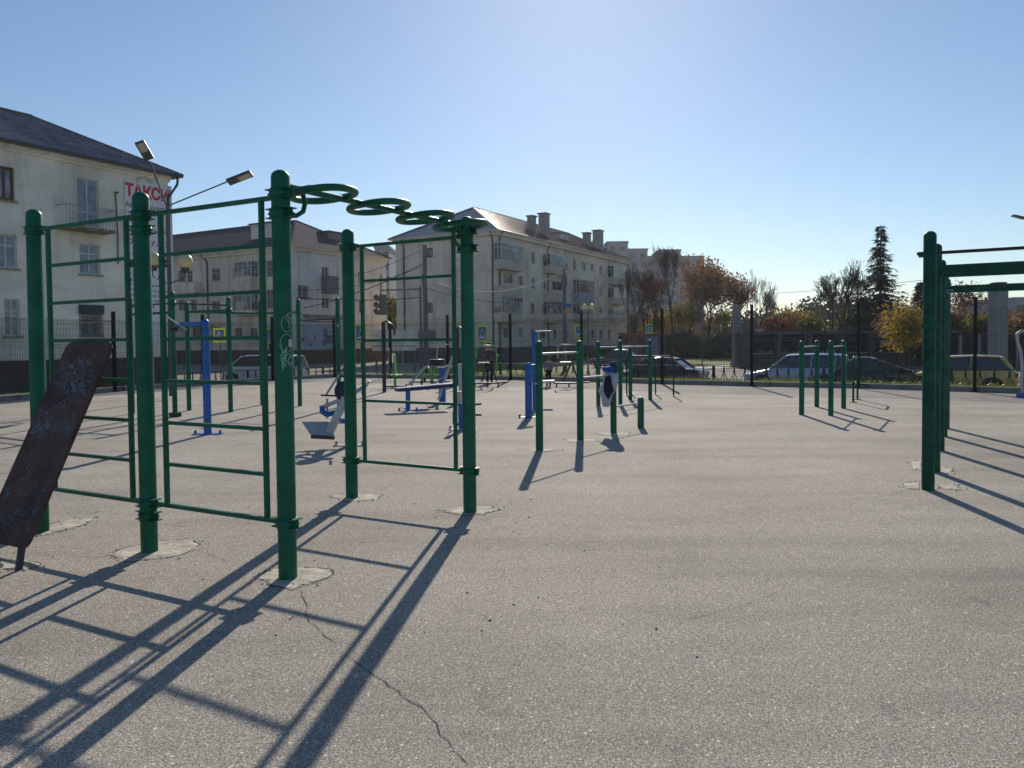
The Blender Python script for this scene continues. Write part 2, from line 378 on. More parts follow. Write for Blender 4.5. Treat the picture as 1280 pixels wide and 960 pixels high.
def collar(p, z, post, ang):                  # bolted two-half clamp with flanges
    b = MB(); r = PR+0.006; p = Vector(p)
    p = p+Vector((LEAN.get(post, (0, 0))[0]*z, 0, 0))
    b.lathe((p.x, p.y, z), [(r-0.01, -0.032), (r+.003, -0.032), (r+.003, 0.032), (r-0.01, 0.032)], 24)
    c = Vector((math.cos(ang), math.sin(ang), 0)); sdv = c.cross(Z)
    for sgn in (-1, 1):
        for dz in (-0.03, 0.03):
            b.box(Vector((p.x, p.y, z+dz))+c*sgn*(r+0.012), (0.05, 0.085, 0.007), rz=ang)
        b.box(Vector((p.x, p.y, z))+c*sgn*(r+0.01)+sdv*0.008, (0.045, 0.005, 0.06), rz=ang)
        b.box(Vector((p.x, p.y, z))+c*sgn*(r+0.01)-sdv*0.008, (0.045, 0.005, 0.06), rz=ang)
        b.cyl(Vector((p.x, p.y, z))+c*sgn*(r+0.02)+sdv*0.03, Vector((p.x, p.y, z))+c*sgn*(r+0.02)-sdv*0.03, 0.007, n=6)
    return b.build('clamp', GREEN, posts[post])
angV = math.atan2(V.y, V.x)
for k, p, zz in (('A', pA, (0.285, 0.385, 2.47, 2.58)), ('B', pB, (0.385, 2.47, 2.60)), ('C', pC, (0.39, 2.57)), ('D', pD, (0.39, 2.46, 2.62)), ('E', pE, (0.385, 2.58))):
    for z in zz: collar(p, z, k, angV)
def ladder(a, c, zs, inset=0.16, rr=0.014):
    a, c = Vector(a), Vector(c); d = (c-a).normalized(); L = (c-a).length
    s1, s2 = a+d*(PR+inset), c-d*(PR+inset*0.75)
    z0, z1 = zs[0], zs[-1]
    root = MB(); root.bar(a+d*PR*.98+Z*z0, c-d*PR*.98+Z*z0, 0.028, 0.03); lo = root.build('ladder', GREEN, frame)
    for q in (s1, s2): m = MB(); m.bar(q+Z*(z0+.015), q+Z*(z1-.015), 0.03, 0.03, up=d); m.build('stile', GREEN, lo)
    for z in zs[1:]:
        e = (a+d*PR*0.98, c-d*PR*0.98) if z in (z0, z1) else (s1+d*0.014, s2-d*0.014)
        m = MB(); m.bar(e[0]+Z*z, e[1]+Z*z, 0.026, 0.026 if z not in (z0, z1) else 0.03); m.build('rung', GREEN, lo)
Z8 = [0.385+i*0.3136 for i in range(8)]
ladder(pE, pA, Z8); ladder(pA, pB, Z8); ladder(pC, pD, [0.39, 1.01, 1.62, 2.22, 2.575], 0.12)
# overhead rail with oval grips
b = MB(); T0, T1 = pB+Z*2.66, pD+Z*2.66; ax = (T1-T0).normalized(); pr = Vector((ax.y, -ax.x, 0))
b.tube([T0+ax*0.05, T0+ax*1.1, T1-ax*0.05], 0.023, 10); b.build('overhead_rail', GREEN, frame)
LT = (T1-T0).length
for c in (0.40, 1.01, 1.62, LT-0.11):
    m = MB(); pts = []
    for i in range(28):
        t = 2*math.pi*i/28; w_ = 0.285; l_ = 0.235
        pts.append(T0+ax*(c+l_*math.sin(t)-0.10*math.cos(t))+pr*(w_*math.copysign(abs(math.cos(t))**0.8, math.cos(t)))+Z*(0.02*math.sin(t)))
    m.tube(pts, 0.0255, 10, closed=True); m.build('oval_grip', GREEN, frame)
for P0, s in ((pB, 1), (pD, -1)):
    m = MB(); o = P0+ax*s*PR
    m.tube([o+Z*2.47, o+ax*s*.08+Z*2.475, o+ax*s*.14+Z*2.51, o+ax*s*.16+Z*2.57, o+ax*s*.14+Z*2.63, o+ax*s*.11+Z*2.66], 0.017, 8)
    m.tube([o+Z*2.61-ax*s*.01, o+ax*s*.04+pr*.05+Z*2.64, o+ax*s*.1+pr*.12+Z*2.66], 0.017, 8)
    m.build('bracket', GREEN, frame)
# graffiti scribble and sticker on post B (flat paint)
def scribble(m, origin, ex, ey, strokes, wd=0.004, nrm=None):
    for st in strokes:
        P = [origin+ex*x+ey*y for x, y in st]
        if nrm: P = [nrm(p) for p in P]
        m.tube(P, wd, 4)
WHT = mat('chalk_paint', (0.35, 0.5, 0.45), 0.8); STK = mat('sticker', (0.55, 0.55, 0.55), 0.6)
rg = random.Random(3); m = MB()
toc = (CP-pB); toc.z = 0; toc.normalize(); sx = Vector((-toc.y, toc.x, 0))
def onpost(a, z): return pB+(toc*math.cos(a)+sx*math.sin(a))*(PR+0.0005)+Z*z
for cx, cz, rr, t0, t1 in ((.45, 1.73, .05, 0, 5.5), (.75, 1.77, .03, 1, 6.5), (.35, 1.60, .055, .8, 6), (.7, 1.52, .05, 2, 7), (.2, 1.50, .04, 2, 4.6), (.6, 1.46, .06, 0, 3.6), (.85, 1.48, .03, 0, 6)):
    m.tube([onpost(cx+math.cos(t0+(t1-t0)*i/14)*rr/PR*0.8+rg.uniform(-.05, .05), cz+math.sin(t0+(t1-t0)*i/14)*rr*1.1) for i in range(15)], 0.0022, 4)
for a0, z0, a1, z1 in ((-.2, 1.60, .0, 1.44), (.15, 1.56, -.1, 1.42), (.3, 1.58, .15, 1.44), (.5, 1.80, .7, 1.70)):
    m.tube([onpost(a0+(a1-a0)*i/6+rg.uniform(-.04, .04), z0+(z1-z0)*i/6) for i in range(7)], 0.0022, 4)
m.build('graffiti', WHT, posts['B'])
m = MB(); n = 5
vs = [onpost(.55+.5*i/n, 1.575+(.05 if j else 0)+0.004*i/n)+(toc*0.0015) for j in (0, 1) for i in range(n+1)]
m.add(vs, [(i, i+1, n+2+i, n+1+i) for i in range(n)]); m.build('sticker', STK, posts['B'])

# leaning sit-up board
WOOD = mat('dark_board', (0.062, 0.040, 0.036), 0.85, col2=(0.115, 0.072, 0.062), spec=.3, scale=4, bump=0.25, bscale=18)
d = (pA-pE).normalized(); nrm = d.cross(Z).normalized()
if nrm.dot(-pA) < 0: nrm = -nrm
foot = G(23, 713)
def on_ladder(px, py, off=0.05):
    r_ = ray(px, py); q = pE+nrm*off; t = (q-CP).dot(nrm)/r_.dot(nrm); return CP+r_*t
top = on_ladder(112, 427)
botc = top+nrm*0.70; botc.z = 0.17
ex = (top-botc); BL = ex.length; ex.normalize(); ey = d.copy(); ez = ex.cross(ey)
if ez.dot(CP-top) < 0: ez = -ez
br = thing('inclined_board', 'dark scratched wooden sit-up board leaning from the ladder down to the ground at left edge', 'exercise board', foot)
hw = 0.29; rc = 0.07; out = []
for cx, cy, a0 in ((BL-rc, hw-rc, 0), (rc, hw-rc, 90), (rc, -hw+rc, 180), (BL-rc, -hw+rc, 270)):
    for k in range(5): a = R(a0+k*22.5); out.append((cx+rc*math.cos(a), cy+rc*math.sin(a)))
m = MB(); nn = len(out); th = 0.03
m.add([botc+ex*x+ey*y+ez*z for z in (-th, 0) for x, y in out], [tuple(range(nn)), tuple(range(nn, 2*nn))]+[(i, (i+1) % nn, nn+(i+1) % nn, nn+i) for i in range(nn)])
bd = m.build('board', WOOD, br)
INK = mat('board_scratches', (0.15, 0.19, 0.25), 0.7, var=0.4, scale=3); RED = mat('red_stain', (0.07, 0.012, 0.015), 0.6)
m = MB(); rg = random.Random(11)
for _ in range(330):
    s0 = rg.choice((rg.uniform(.08, BL-.1), rg.gauss(BL*.80, .11), rg.gauss(BL*.8, .13), rg.gauss(.3, .12), rg.gauss(BL*.55, .04))); s0 = min(max(s0, .07), BL-.09); t0 = rg.uniform(-hw+.05, hw-.05)
    p = [(s0, t0)]; a = rg.uniform(0, 6.28); k = rg.randint(3, 9); L = rg.uniform(.008, .02)
    cu = rg.uniform(-1.0, 1.0)
    for i in range(k):
        a += cu+rg.uniform(-.7, .7); x, y = p[-1]; p.append((min(max(x+L*math.cos(a), .03), BL-.03), min(max(y+L*math.sin(a), -hw+.02), hw-.02)))
    pp = [botc+ex*x+ey*y+ez*0.0015 for x, y in p]; vs = []
    wd = rg.uniform(.0010, .0024)
    for i, q in enumerate(pp):
        dd = (pp[min(i+1, len(pp)-1)]-pp[max(i-1, 0)]); dd = dd.normalized() if dd.length > 1e-6 else ex
        s_ = dd.cross(ez).normalized()*wd; vs += [q-s_, q+s_]
    m.add(vs, [(2*i, 2*i+1, 2*i+3, 2*i+2) for i in range(len(pp)-1)])
m.build('scratches', INK, bd, kind='stuff')
m = MB(); m.add([botc+ex*(BL*.45+.035*math.cos(a*.785)*rg.uniform(.7, 1))+ey*(-.02+.035*math.sin(a*.785)*rg.uniform(.7, 1))+ez*.001 for a in range(8)], [tuple(range(8))]); m.build('stain', RED, bd)
m = MB(); m.bar(botc+ex*0.05+ey*.18-ez*.03, foot-Z*.01, 0.045, 0.02, up=d); m.build('leg', mat('board_leg', (0.03, 0.04, 0.07), 0.5), br)
m = MB(); t2 = botc+ex*(BL-.06)
for s in (-1, 1): m.tube([t2+ey*s*.1-ez*.03, t2+ey*s*.1-ez*.06+ex*.03, t2+ey*s*.1-ez*.09-ex*.0, t2+ey*s*.1-ez*.08-ex*.03], 0.009, 6)
m.build('hook', BLACK, br)

# ------------------------------------------------------------------ right hand frame of five pairs
RB = [G(1160, 612), G(1173-5, 589.5), G(1180-5.5, 563), G(1184.5-5.5, 545), G(1187-5, 535)]
rf = thing('pull_up_frame', 'tall dark green frame of close-set round posts with beams leaving the right edge', 'pull up frame', (RB[0].x, RB[0].y, 0))
RBh = [2.70, 2.70, 2.68, 2.62, 2.62]
for p, h in zip(RB, RBh):
    dome_post(p, h, 0.062, GREEN2, rf, 20); dome_post(p-V*1.75, h, 0.062, GREEN2, rf, 14)
m = MB(); m.cyl(RB[0]+Z*2.47+V*0.12, RB[0]+Z*2.47-V*1.8, 0.017); m.build('pull_up_bar', BLACK, rf)
m = MB(); m.box(RB[0]+Z*2.46+V*0.075, (0.06, 0.05, 0.055), rz=angV); m.build('clamp', GREEN2, rf)
m = MB(); m.bar(RB[1]+Z*2.37, RB[1]+Z*2.37-V*1.75, 0.04, 0.145); m.build('beam', GREEN2, rf)
m = MB(); m.bar(RB[3]+Z*2.36, RB[3]+Z*2.36-V*1.75, 0.04, 0.115); m.build('beam', GREEN2, rf)
m = MB()
for dz in (-.03, 0.01): m.bar(RB[3]+Z*(2.33+dz)-V*.03+U*(-.07), RB[3]+Z*(2.33+dz)-V*.13+U*(-.07), 0.01, 0.012)
m.build('tie', SILVER, rf)
m = MB(); m.box(RB[0]+Z*1.72, (0.145, 0.145, 0.05), rz=angV)
m.build('collar', GREEN2, rf)

# ------------------------------------------------------------------ parallel bars etc.
def bar_part(a, b_, r, m, parent, name='bar', n=8):
    q = MB(); q.cyl(a, b_, r, n=n); return q.build(name, m, parent)
# stepped row in the middle
S4 = [G(674.5, 563.5), G(725.5, 550.5), G(767, 541), G(801, 534.5)]; SH = [1.60, 1.60, 1.17, 0.56]
st = thing('stepped_bars', 'row of four green posts stepping down with silver bars, clothes hung on the third', 'exercise bars', (S4[0].x, S4[0].y, 0))
for p, h in zip(S4, SH): dome_post(p, h, 0.055 if h > .6 else .06, GREEN, st, 18)
for i, z in ((0, 1.41), (1, 1.0), (2, 0.45)): bar_part(S4[i]+Z*z, S4[i+1]+Z*z, 0.016, STEEL, st)
bar_part(S4[0]+Z*0.985-U*.12, S4[0]+Z*.985, 0.016, STEEL, st, 'bar_stub')
for i, z in ((1, 1.41), (1, 1.0), (3, .45)): 
    m = MB(); m.box(S4[i]+Z*z+U*.06, (0.04, 0.05, 0.05), rz=math.atan2(U.y, U.x)); m.build('clamp', GREEN, st)
def para_bars(bases, hts, barz, label, r=0.05):
    t = thing('parallel_bars', label, 'parallel bars', (bases[0][0].x, bases[0][0].y, 0), group='green parallel bars on the yard')
    for (a, c), (h0, h1) in zip(bases, hts):
        dome_post(a, h0, r, GREEN, t, 16); dome_post(c, h1, r, GREEN, t, 16); bar_part(a+Z*barz, c+Z*barz, 0.017, STEEL, t)
        m = MB(); m.box(a+Z*barz+V*.05, (.05, .05, .05), rz=angV); m.build('clamp', GREEN, t)
    return t
para_bars([(G(1002, 518.5), G(1021, 508.5)), (G(1038.5, 519.5), G(1054.5, 510.5))], [(1.55, 1.55), (1.55, 1.55)], 1.42, 'four dark green posts with two short silver bars, before the pale blue estate', 0.052)
para_bars([(G(748, 507), G(788, 499.5)), (G(775.5, 506), G(812.8, 499.5))], [(1.58, 1.42), (1.60, 1.60)], 1.43, 'four green posts with long silver bars beyond the hung clothes', 0.052)
def u_frame(a, c, h, r, m, name, label, group=None):
    t = thing(name, label, 'bar stand', (a.x, a.y, 0), group=group); d_ = (c-a).normalized(); q = MB()
    q.tube([a, a+Z*(h-.12), a+Z*(h-.03)+d_*.03, a+Z*h+d_*.12, c+Z*h-d_*.12, c+Z*(h-.03)-d_*.03, c+Z*(h-.12), c], r, 8)
    q.build('bent_tube', m, t)
    for p in (a, c): q = MB(); q.box(p+Z*.006, (.16, .16, .012), rz=angV); q.build('foot_plate', m, t)
    return t
a = G(842, 495.5); u_frame(a, a+V*1.4, 1.13, .024, GREEN2, 'low_bar_stand', 'low bent tube stand, its right leg nearest the maroon saloon')
a = G(819.5, 493); u_frame(a, a+V*0.75, 1.10, .022, GREEN2, 'low_bar_stand', 'narrow bent tube stand just behind the rightmost post of the centre bars')
a = G(1066.5, 503); u_frame(a, a+U*1.0, 1.12, .026, GREEN2, 'low_bar_stand', 'thin low green bar stand behind the right-hand parallel bars')

# left pull-up group
LP = [G(166.5, 517), G(219, 521), G(236.5, 513), G(288.5, 515), G(328, 506), G(375, 507.5), G(424, 509)]
LH = [2.72, 2.76, 2.62, 2.70, 2.7, 2.72, 2.72]
lf = thing('pull_up_frame', 'far row of slim green posts joined by high bars, seen through the big ladders', 'pull up frame', (LP[0].x, LP[0].y, 0))
for i, (p, h) in enumerate(zip(LP, LH)): dome_post(p, h, 0.038 if i == 0 else 0.053, GREEN, lf, 14)
for i, j, z, m_ in ((0, 1, 2.5, BLACK), (0, 1, 2.3, GREEN), (1, 3, 2.5, BLACK), (2, 4, 2.38, GREEN), (4, 5, 2.38, GREEN), (5, 6, 2.18, BLACK), (2, 3, 2.38, GREEN)):
    bar_part(LP[i]+Z*z, LP[j]+Z*z, 0.018 if m_ == BLACK else 0.03, m_, lf)
for i, z in ((1, 2.5), (3, 2.38), (5, 2.38), (6, 2.2)):
    m = MB(); m.lathe(LP[i]+Z*z, [(.055, -.05), (.068, -.05), (.068, .05), (.055, .05)], 14); m.build('clamp', GREEN, lf)
m = MB(); m.box(LP[6]+Z*2.02-(LP[6].normalized())*.055, (.03, .01, .06), rz=.3); m.build('sticker', STK, lf)
m = MB(); m.box(LP[1]+Z*.05+V*-.0, (.2, .17, .09), rz=angV); m.build('foot_clamp', GREEN2, lf)

# ------------------------------------------------------------------ machines
def bolts(m, c, ang, L=.46, W=.14):
    m.box(c+Z*.008, (L, W, .016), rz=ang); dx = Vector((math.cos(ang), math.sin(ang), 0))
    for s in (-1, 1): m.cyl(c+dx*s*(L/2-.03)+Z*.01, c+dx*s*(L/2-.03)+Z*.075, .022, n=8)
# 1 blue column with arm
c = G(259.8, 543); t = thing('arm_machine', 'tall blue steel column with a silver hand wheel arm pointing left', 'exercise machine', c)
m = MB(); m.lathe(c, [(.067, 0), (.067, 1.96), (.06, 2.0), (.04, 2.03), (.001, 2.04)], 20); m.build('column', BLUE, t)
m = MB(); bolts(m, c, 0.0, .5, .16); m.build('base_plate', BLUE, t)
m = MB(); m.bar(c+Z*1.96, c+Vector((-.42, -.05, 1.955)), .05, .07); m.bar(c+Vector((-.42, -.05, 1.955)), c+Vector((-.50, -.08, 1.86)), .05, .05); m.build('arm', BLUE, t)
m = MB(); m.cyl(c+Vector((-.69, -.12, 2.13)), c+Vector((-.28, -.12, 1.85)), .014); m.build('handle_bar', STEEL, t)
m = MB(); m.cyl(c+Vector((-.56, -.1, 1.86)), c+Vector((-.44, -.1, 1.86)), .045); m.build('grip', BLACK, t)
m = MB(); m.tube([c+Vector((-.69, -.12, 2.13)), c+Vector((-.70, -.12, 1.9)), c+Vector((-.68, -.12, 1.75)), c+Vector((-.64, -.12, 1.72))], .008, 6); m.build('cable', STEEL, t)
# 2 seat machine
def H(px, py, Y): return AT(px, py, Y)
c = G(437, 557); Y = c.y; t = thing('leg_press', 'silver and blue leg press with a navy seat pad and wide tipped foot plate', 'exercise machine', c)
m = MB(); bolts(m, c, 0.0, .47, .16); m.build('base_plate', SILVER, t)
m = MB(); m.lathe(c, [(.06, 0), (.06, .62), (.03, .66), (.001, .665)], 16); m.build('column', BLUE, t)
m = MB(); m.bar(H(412, 541, Y-.1), H(432, 497, Y), .10, .17, up=Vector((0, 1, 0))); m.bar(H(432, 497, Y), H(455, 484, Y+.3), .06, .10, up=Vector((0, 1, 0))); m.build('swing_arm', SILVER, t)
m = MB(); q = [H(377.5, 527, Y), H(411, 527, Y), H(418, 545, Y-.25), H(388.5, 543, Y-.25)]
nn_ = (q[1]-q[0]).cross(q[3]-q[0]).normalized()*.03; m.add([p for p in q]+[p+nn_ for p in q], [(0, 1, 2, 3), (7, 6, 5, 4), (0, 4, 5, 1), (1, 5, 6, 2), (2, 6, 7, 3), (3, 7, 4, 0)]); m.build('foot_plate', SILVER, t)
m = MB(); m.bar(H(389, 546, Y-.25), H(418, 547.5, Y-.25), .06, .045); m.build('plate_edge', mat('wood_edge', (.05, .03, .022), .6), t)
m = MB(); m.sphere(H(430, 489, Y), .16, 14, (.95, .5, 1.0)); m.build('seat_pad', NAVY, t)
m = MB(); m.cyl(H(401, 494, Y), H(424, 495, Y), .014); m.build('seat_rail', BLACK, t)
m = MB(); m.cyl(H(408, 493, Y), H(424, 468, Y+.2), .016); m.build('handle_bar', STEEL, t)
m = MB(); m.cyl(H(452, 492, Y), H(462, 476, Y), .018); m.build('handle_bar', STEEL, t)
m = MB(); m.tube([H(403, 507, Y), H(403, 515, Y), H(408, 518, Y), H(428, 514, Y)], .045, 10); m.tube([H(424, 525, Y+.2), H(436, 527, Y+.2)], .04, 8); m.build('lower_frame', BLUE, t)
m = MB(); m.cyl(H(403, 509, Y), H(425, 500, Y), .03); m.cyl(H(409, 498, Y), H(409, 523, Y+.1), .018); m.build('linkage', STEEL, t)
# second plate behind
c2 = G(426, 529); m = MB(); bolts(m, c2, 0.0, .4, .16); m.build('rear_plate', SILVER, t)
# 3 bench with disc
c = G(510, 513.5); Y = c.y
t = thing('press_bench', 'blue press bench with a black weight disc and bent grey handle', 'exercise machine', c)
m = MB(); m.bar(H(496, 487.5, Y), H(566, 481.5, Y+.6), .36, .07); m.build('bench_top', mat('navy_paint', (.006, .018, .09), .5), t)
m = MB(); m.bar(H(495, 485.2, Y), H(566, 479, Y+.6), .30, .015); m.build('seat_pad', mat('worn_pad', (.5, .5, .55), .35), t)
m = MB(); m.bar(c, H(510, 489, Y), .1, .1, up=Vector((0, 1, 0))); m.build('leg', BLUE, t)
m = MB(); bolts(m, c, 0.0, .46, .14); m.build('base_plate', BLUE, t)
c3 = G(553, 503); Y3 = c3.y
m = MB(); m.bar(c3, H(553, 459, Y3), .17, .14, up=Vector((0, 1, 0))); m.build('column', BLUE, t)
m = MB(); m.bar(H(566, 445, Y3), H(548, 500, Y3-.1), .07, .05, up=Vector((0, 1, 0))); m.bar(H(575, 455, Y3), H(577, 503, Y3), .12, .10, up=Vector((0, 1, 0))); m.build('upright', SILVER, t)
m = MB(); dc = H(546, 453, Y3-.3); m.lathe(dc, [(.001, -.085), (.19, -.085), (.205, -.07), (.205, .06), (.19, .075)], 24); m.build('weight_disc', BLACK, t)
m = MB(); m.lathe(dc, [(.191, .074), (.19, .082), (.001, .084)], 24); m.build('disc_face', SILVER, t)
m = MB(); m.tube([dc+Z*.08, H(546.5, 436, Y3-.3), H(548, 432.5, Y3-.3), H(553, 431.5, Y3-.3), H(566, 429.5, Y3-.3)], .014, 8); m.build('handle', STEEL, t)
m = MB(); m.tube([H(566, 458, Y3-.3), H(536, 456.5, Y3-.3), H(528, 461, Y3-.4), H(519, 473, Y3-.5), H(510.5, 481.5, Y3-.6)], .03, 8); m.tube([H(560, 466, Y3), H(545, 478, Y3-.2), H(540, 484, Y3-.2)], .02, 6); m.build('lever_arm', STEEL, t)
# 4 low blue machine half behind post D
c = G(578, 537); Y = c.y; t = thing('twist_machine', 'low blue and silver machine half hidden behind the rightmost big post', 'exercise machine', c)
m = MB(); m.bar(c, H(577, 504, Y), .13, .12, up=Vector((0, 1, 0))); m.build('column', BLUE, t)
m = MB(); m.bar(H(573.5, 506, Y), H(573.5, 489, Y), .1, .1, up=Vector((0, 1, 0))); m.build('head', SILVER, t)
m = MB(); m.tube([H(567, 514, Y), H(567, 529, Y), H(570, 533, Y), H(574, 529, Y), H(575, 516, Y)], .02, 8); m.build('loop', BLUE, t)
m = MB(); m.cyl(H(594, 505.5, Y), H(602, 505, Y), .02); m.cyl(H(594, 518.5, Y), H(602, 518.5, Y), .02); m.build('pedal', BLACK, t)
m = MB(); bolts(m, c, 0.0, .5, .16); m.build('base_plate', SILVER, t)
# 5 blue post pair left of stepped row
c = G(661, 522); Y = c.y; t = thing('chest_press', 'blue twin-post machine standing left of the stepped bars', 'exercise machine', c)
m = MB(); m.lathe(c, [(.075, 0), (.075, 1.1), (.06, 1.13), (.001, 1.15)], 18); m.build('front_post', BLUE, t)
cc = G(669, 512); m = MB(); m.lathe(cc, [(.06, 0), (.06, 1.75), (.05, 1.8), (.001, 1.82)], 16); m.build('rear_post', BLUE, t)
m = MB(); m.bar(H(660, 459, Y), H(672, 458, Y+.2), .08, .1); m.build('cross_piece', BLUE, t)
m = MB(); m.cyl(H(669, 414.5, cc.y), H(689, 413.5, cc.y), .014); m.sphere(H(689, 413.5, cc.y), .025, 8); m.build('handle_bar', STEEL, t)
m = MB(); m.tube([H(667, 462, cc.y), H(668, 480, cc.y), H(669, 498, cc.y)], .025, 6); m.build('lever', mat('mauve_tube', (.2, .16, .22), .4), t)
m = MB(); bolts(m, c, .0, .44, .14); m.build('base_plate', BLACK, t)
m = MB(); m.bar(H(678, 477, cc.y+1), H(693, 476.5, cc.y+1), .35, .05); m.build('seat', mat('pale_seat', (.45, .44, .42), .5), t)
# 6 lime chair machine
def lime_chair(px, py, label, flip=1):
    c = G(px, py); t = thing('lime_machine', label, 'exercise machine', c)
    m = MB(); m.lathe(c, [(.045, 0), (.045, .42), (.001, .43)], 12); m.build('column', LIME, t)
    m = MB(); m.bar(c+Vector((0, .15, .44)), c+Vector((.1, -.25, .42)), .40, .05); m.build('seat', LIME, t)
    m = MB(); m.bar(c+Vector((0, .17, .48)), c+Vector((-.06, .27, 1.12)), .36, .045, up=Vector((1, 0, 0))); m.build('backrest', LIME, t)
    m = MB()
    for s in (-.26, .26):
        m.tube([c+Vector((s*.4, .2, .4)), c+Vector((s, .28, .8)), c+Vector((s*.9, .28, 1.35)), c+Vector((s*1.1, .1, 1.66)), c+Vector((s*1.2, -.2, 1.6)), c+Vector((s*1.2, -.3, 1.3))], .018, 7)
    m.build('tube_frame', mat('grey_green', (.16, .26, .14), .4), t)
    m = MB(); m.bar(c+Vector((-.35, 0, .03)), c+Vector((.4, 0, .03)), .05, .05); m.cyl(c+Vector((.4, 0, 0)), c+Vector((.4, 0, .12)), .03); m.build('base_frame', BLACK, t)
    return t
lime_chair(494, 484, 'lime green chair machine between the black pole and the blue bench')
c = G(548, 484.5); t = thing('lime_machine', 'low lime green arched frame machine on a black base behind the bench', 'exercise machine', c); Y = c.y
m = MB()
for a_, b_ in ((527, 540), (540, 553)): m.tube([H(a_, 480, Y), H(a_+2, 463, Y), H((a_+b_)/2, 458, Y), H(b_-2, 463, Y), H(b_, 479, Y)], .045, 8)
m.build('arched_frame', LIME, t)
m = MB(); m.bar(H(512, 477.5, Y), H(562, 476.5, Y), .3, .05)
for x in (515, 527): m.cyl(H(x, 477, Y), H(x, 484, Y), .03)
m.cyl(H(531, 471, Y), H(531, 478, Y), .04); m.build('base_frame', BLACK, t)
# 7 far glider machine with person, 8 second glider
def glider(px, py, label, mm=BLACK, top=LIME):
    c = G(px, py); t = thing('stride_machine', label, 'exercise machine', c)
    m = MB(); m.bar(c+Vector((-.55, 0, .14)), c+Vector((.25, 0, .14)), .1, .05)
    for x in (-.45, -.02, .36): m.cyl(c+Vector((x, -.05, 0)), c+Vector((x, -.05, .14)), .025)
    m.bar(c+Vector((.25, 0, .14)), c+Vector((.7, 0, .17)), .06, .05); m.build('base_frame', mm, t)
    m = MB()
    for s in (-.22, .22):
        m.tube([c+Vector((.3, s, .5)), c+Vector((.32, s, 1.0)), c+Vector((.28, s, 1.45)), c+Vector((-.3, s, 1.46)), c+Vector((-.38, s, 1.42)), c+Vector((-.40, s, 1.0))], .022, 7)
    m.build('hand_levers', top, t)
    m = MB(); m.bar(c+Vector((-.32, 0, .86)), c+Vector((.05, 0, .86)), .3, .03); m.build('cross_arm', STEEL, t)
    m = MB()
    m.bar(c+Vector((.05, -.12, .85)), c+Vector((-.22, -.12, .2)), .06, .05, up=Vector((0, 1, 0))); m.bar(c+Vector((.1, .12, .85)), c+Vector((.3, .12, .2)), .05, .05, up=Vector((0, 1, 0)))
    m.build('swing_leg', mm, t); return t
glider(610, 484, 'black based stride machine with pale green levers')
glider(712, 484, 'small black framed stride machine near the fence, right of the small figure', BLACK, mat('sage', (.22, .3, .24), .5))
# black poles with hooks
def hook_pole(px, py, h, label, r=.06):
    c = G(px, py); t = thing('black_pole', label, 'pole', c, group='black poles with curved heads')
    m = MB(); m.cyl(c, c+Z*h, r, n=12); m.build('pole', BLACK, t)
    m = MB(); m.tube([c+Z*(h-.05), c+Vector((.08, 0, h+.03)), c+Vector((.28, 0, h-.1)), c+Vector((.36, 0, h-.28)), c+Vector((.34, 0, h-.42))], .035, 8); m.build('curved_head', BLACK, t)
    m = MB(); m.cyl(c+Vector((.34, 0, h-.42)), c+Vector((.34, 0, h-.95)), .01, n=5); m.cyl(c+Vector((.46, 0, h-.5)), c+Vector((.46, 0, h-1.0)), .01, n=5); m.build('hanger', STEEL, t)
hook_pole(480.5, 490.5, 2.25, 'black pole with a curved head left of the lime chair', .062)
hook_pole(572, 482, 2.1, 'black pole with a curved head beside the rightmost big post', .07)
# grey machine cut by right edge
c = G(1276, 497); t = thing('grey_machine', 'bent grey steel machine cut off by the right edge', 'exercise machine', c); Y = c.y
m = MB(); m.tube([H(1271, 418, Y), H(1272, 428, Y), H(1276, 440, Y), H(1277.5, 458, Y), H(1277, 478, Y), H(1278, 496, Y)], .04, 10); m.tube([H(1271, 418, Y), H(1276, 414, Y), H(1300, 412, Y)], .04, 10); m.build('bent_tube', SILVER, t)
m = MB(); m.box(c+Z*.01, (.3, .2, .02)); m.box(c+Z*.07, (.16, .12, .1)); m.build('base_plate', BLUE, t)

# ------------------------------------------------------------------ clothes on the third post
def cloth(name, pts_px, Y, m, label, cat, depth=.12, seed=1, parent=None, n=10):
    """closed draped shape: outline rows (left px, right px, py) bulged around the post with folds"""
    b = MB(); rows = []; rg = random.Random(seed)
    sub = []
    for (a, c) in zip(pts_px, pts_px[1:]):
        for k in range(3): f = k/3; sub.append(tuple(a[i]*(1-f)+c[i]*f for i in range(3)))
    sub.append(pts_px[-1])
    ph = rg.uniform(0, 6)
    for j, (l, r_, y) in enumerate(sub):
        ring = []
        for k in range(n*2):
            t = 2*math.pi*k/(n*2); cx = (l+r_)/2+(r_-l)/2*math.cos(t)
            fold = 1+.22*math.sin(5*t+ph+j*.12)*min(1, j/6)
            p = AT(cx, y, Y); ring.append(p+Vector((0, -math.sin(t)*depth*fold*(.5+.5*min(1, j/4)), rg.uniform(-.004, .004))))
        rows.append(ring)
    N = n*2; vs = [p for r_ in rows for p in r_]
    fs = [(j*N+k, j*N+(k+1) % N, (j+1)*N+(k+1) % N, (j+1)*N+k) for j in range(len(rows)-1) for k in range(N)]
    b.add(vs, fs, True); b.add(vs, [tuple(range(N))])
    o = b.build(name, m); tag(o, label, cat); return o
p3 = S4[2]; Y = p3.y
cloth('hung_jacket', [(757, 768, 465), (756, 773, 468), (754, 773, 476), (750, 771, 484), (747.5, 769, 489), (751, 765, 495), (752, 764, 502), (753.5, 761.5, 508)], Y-.02, mat('pale_cloth', (.42, .42, .50), .9, var=.15, bump=.4), 'pale grey jacket hanging on the third stepped post', 'jacket', .13, 2)
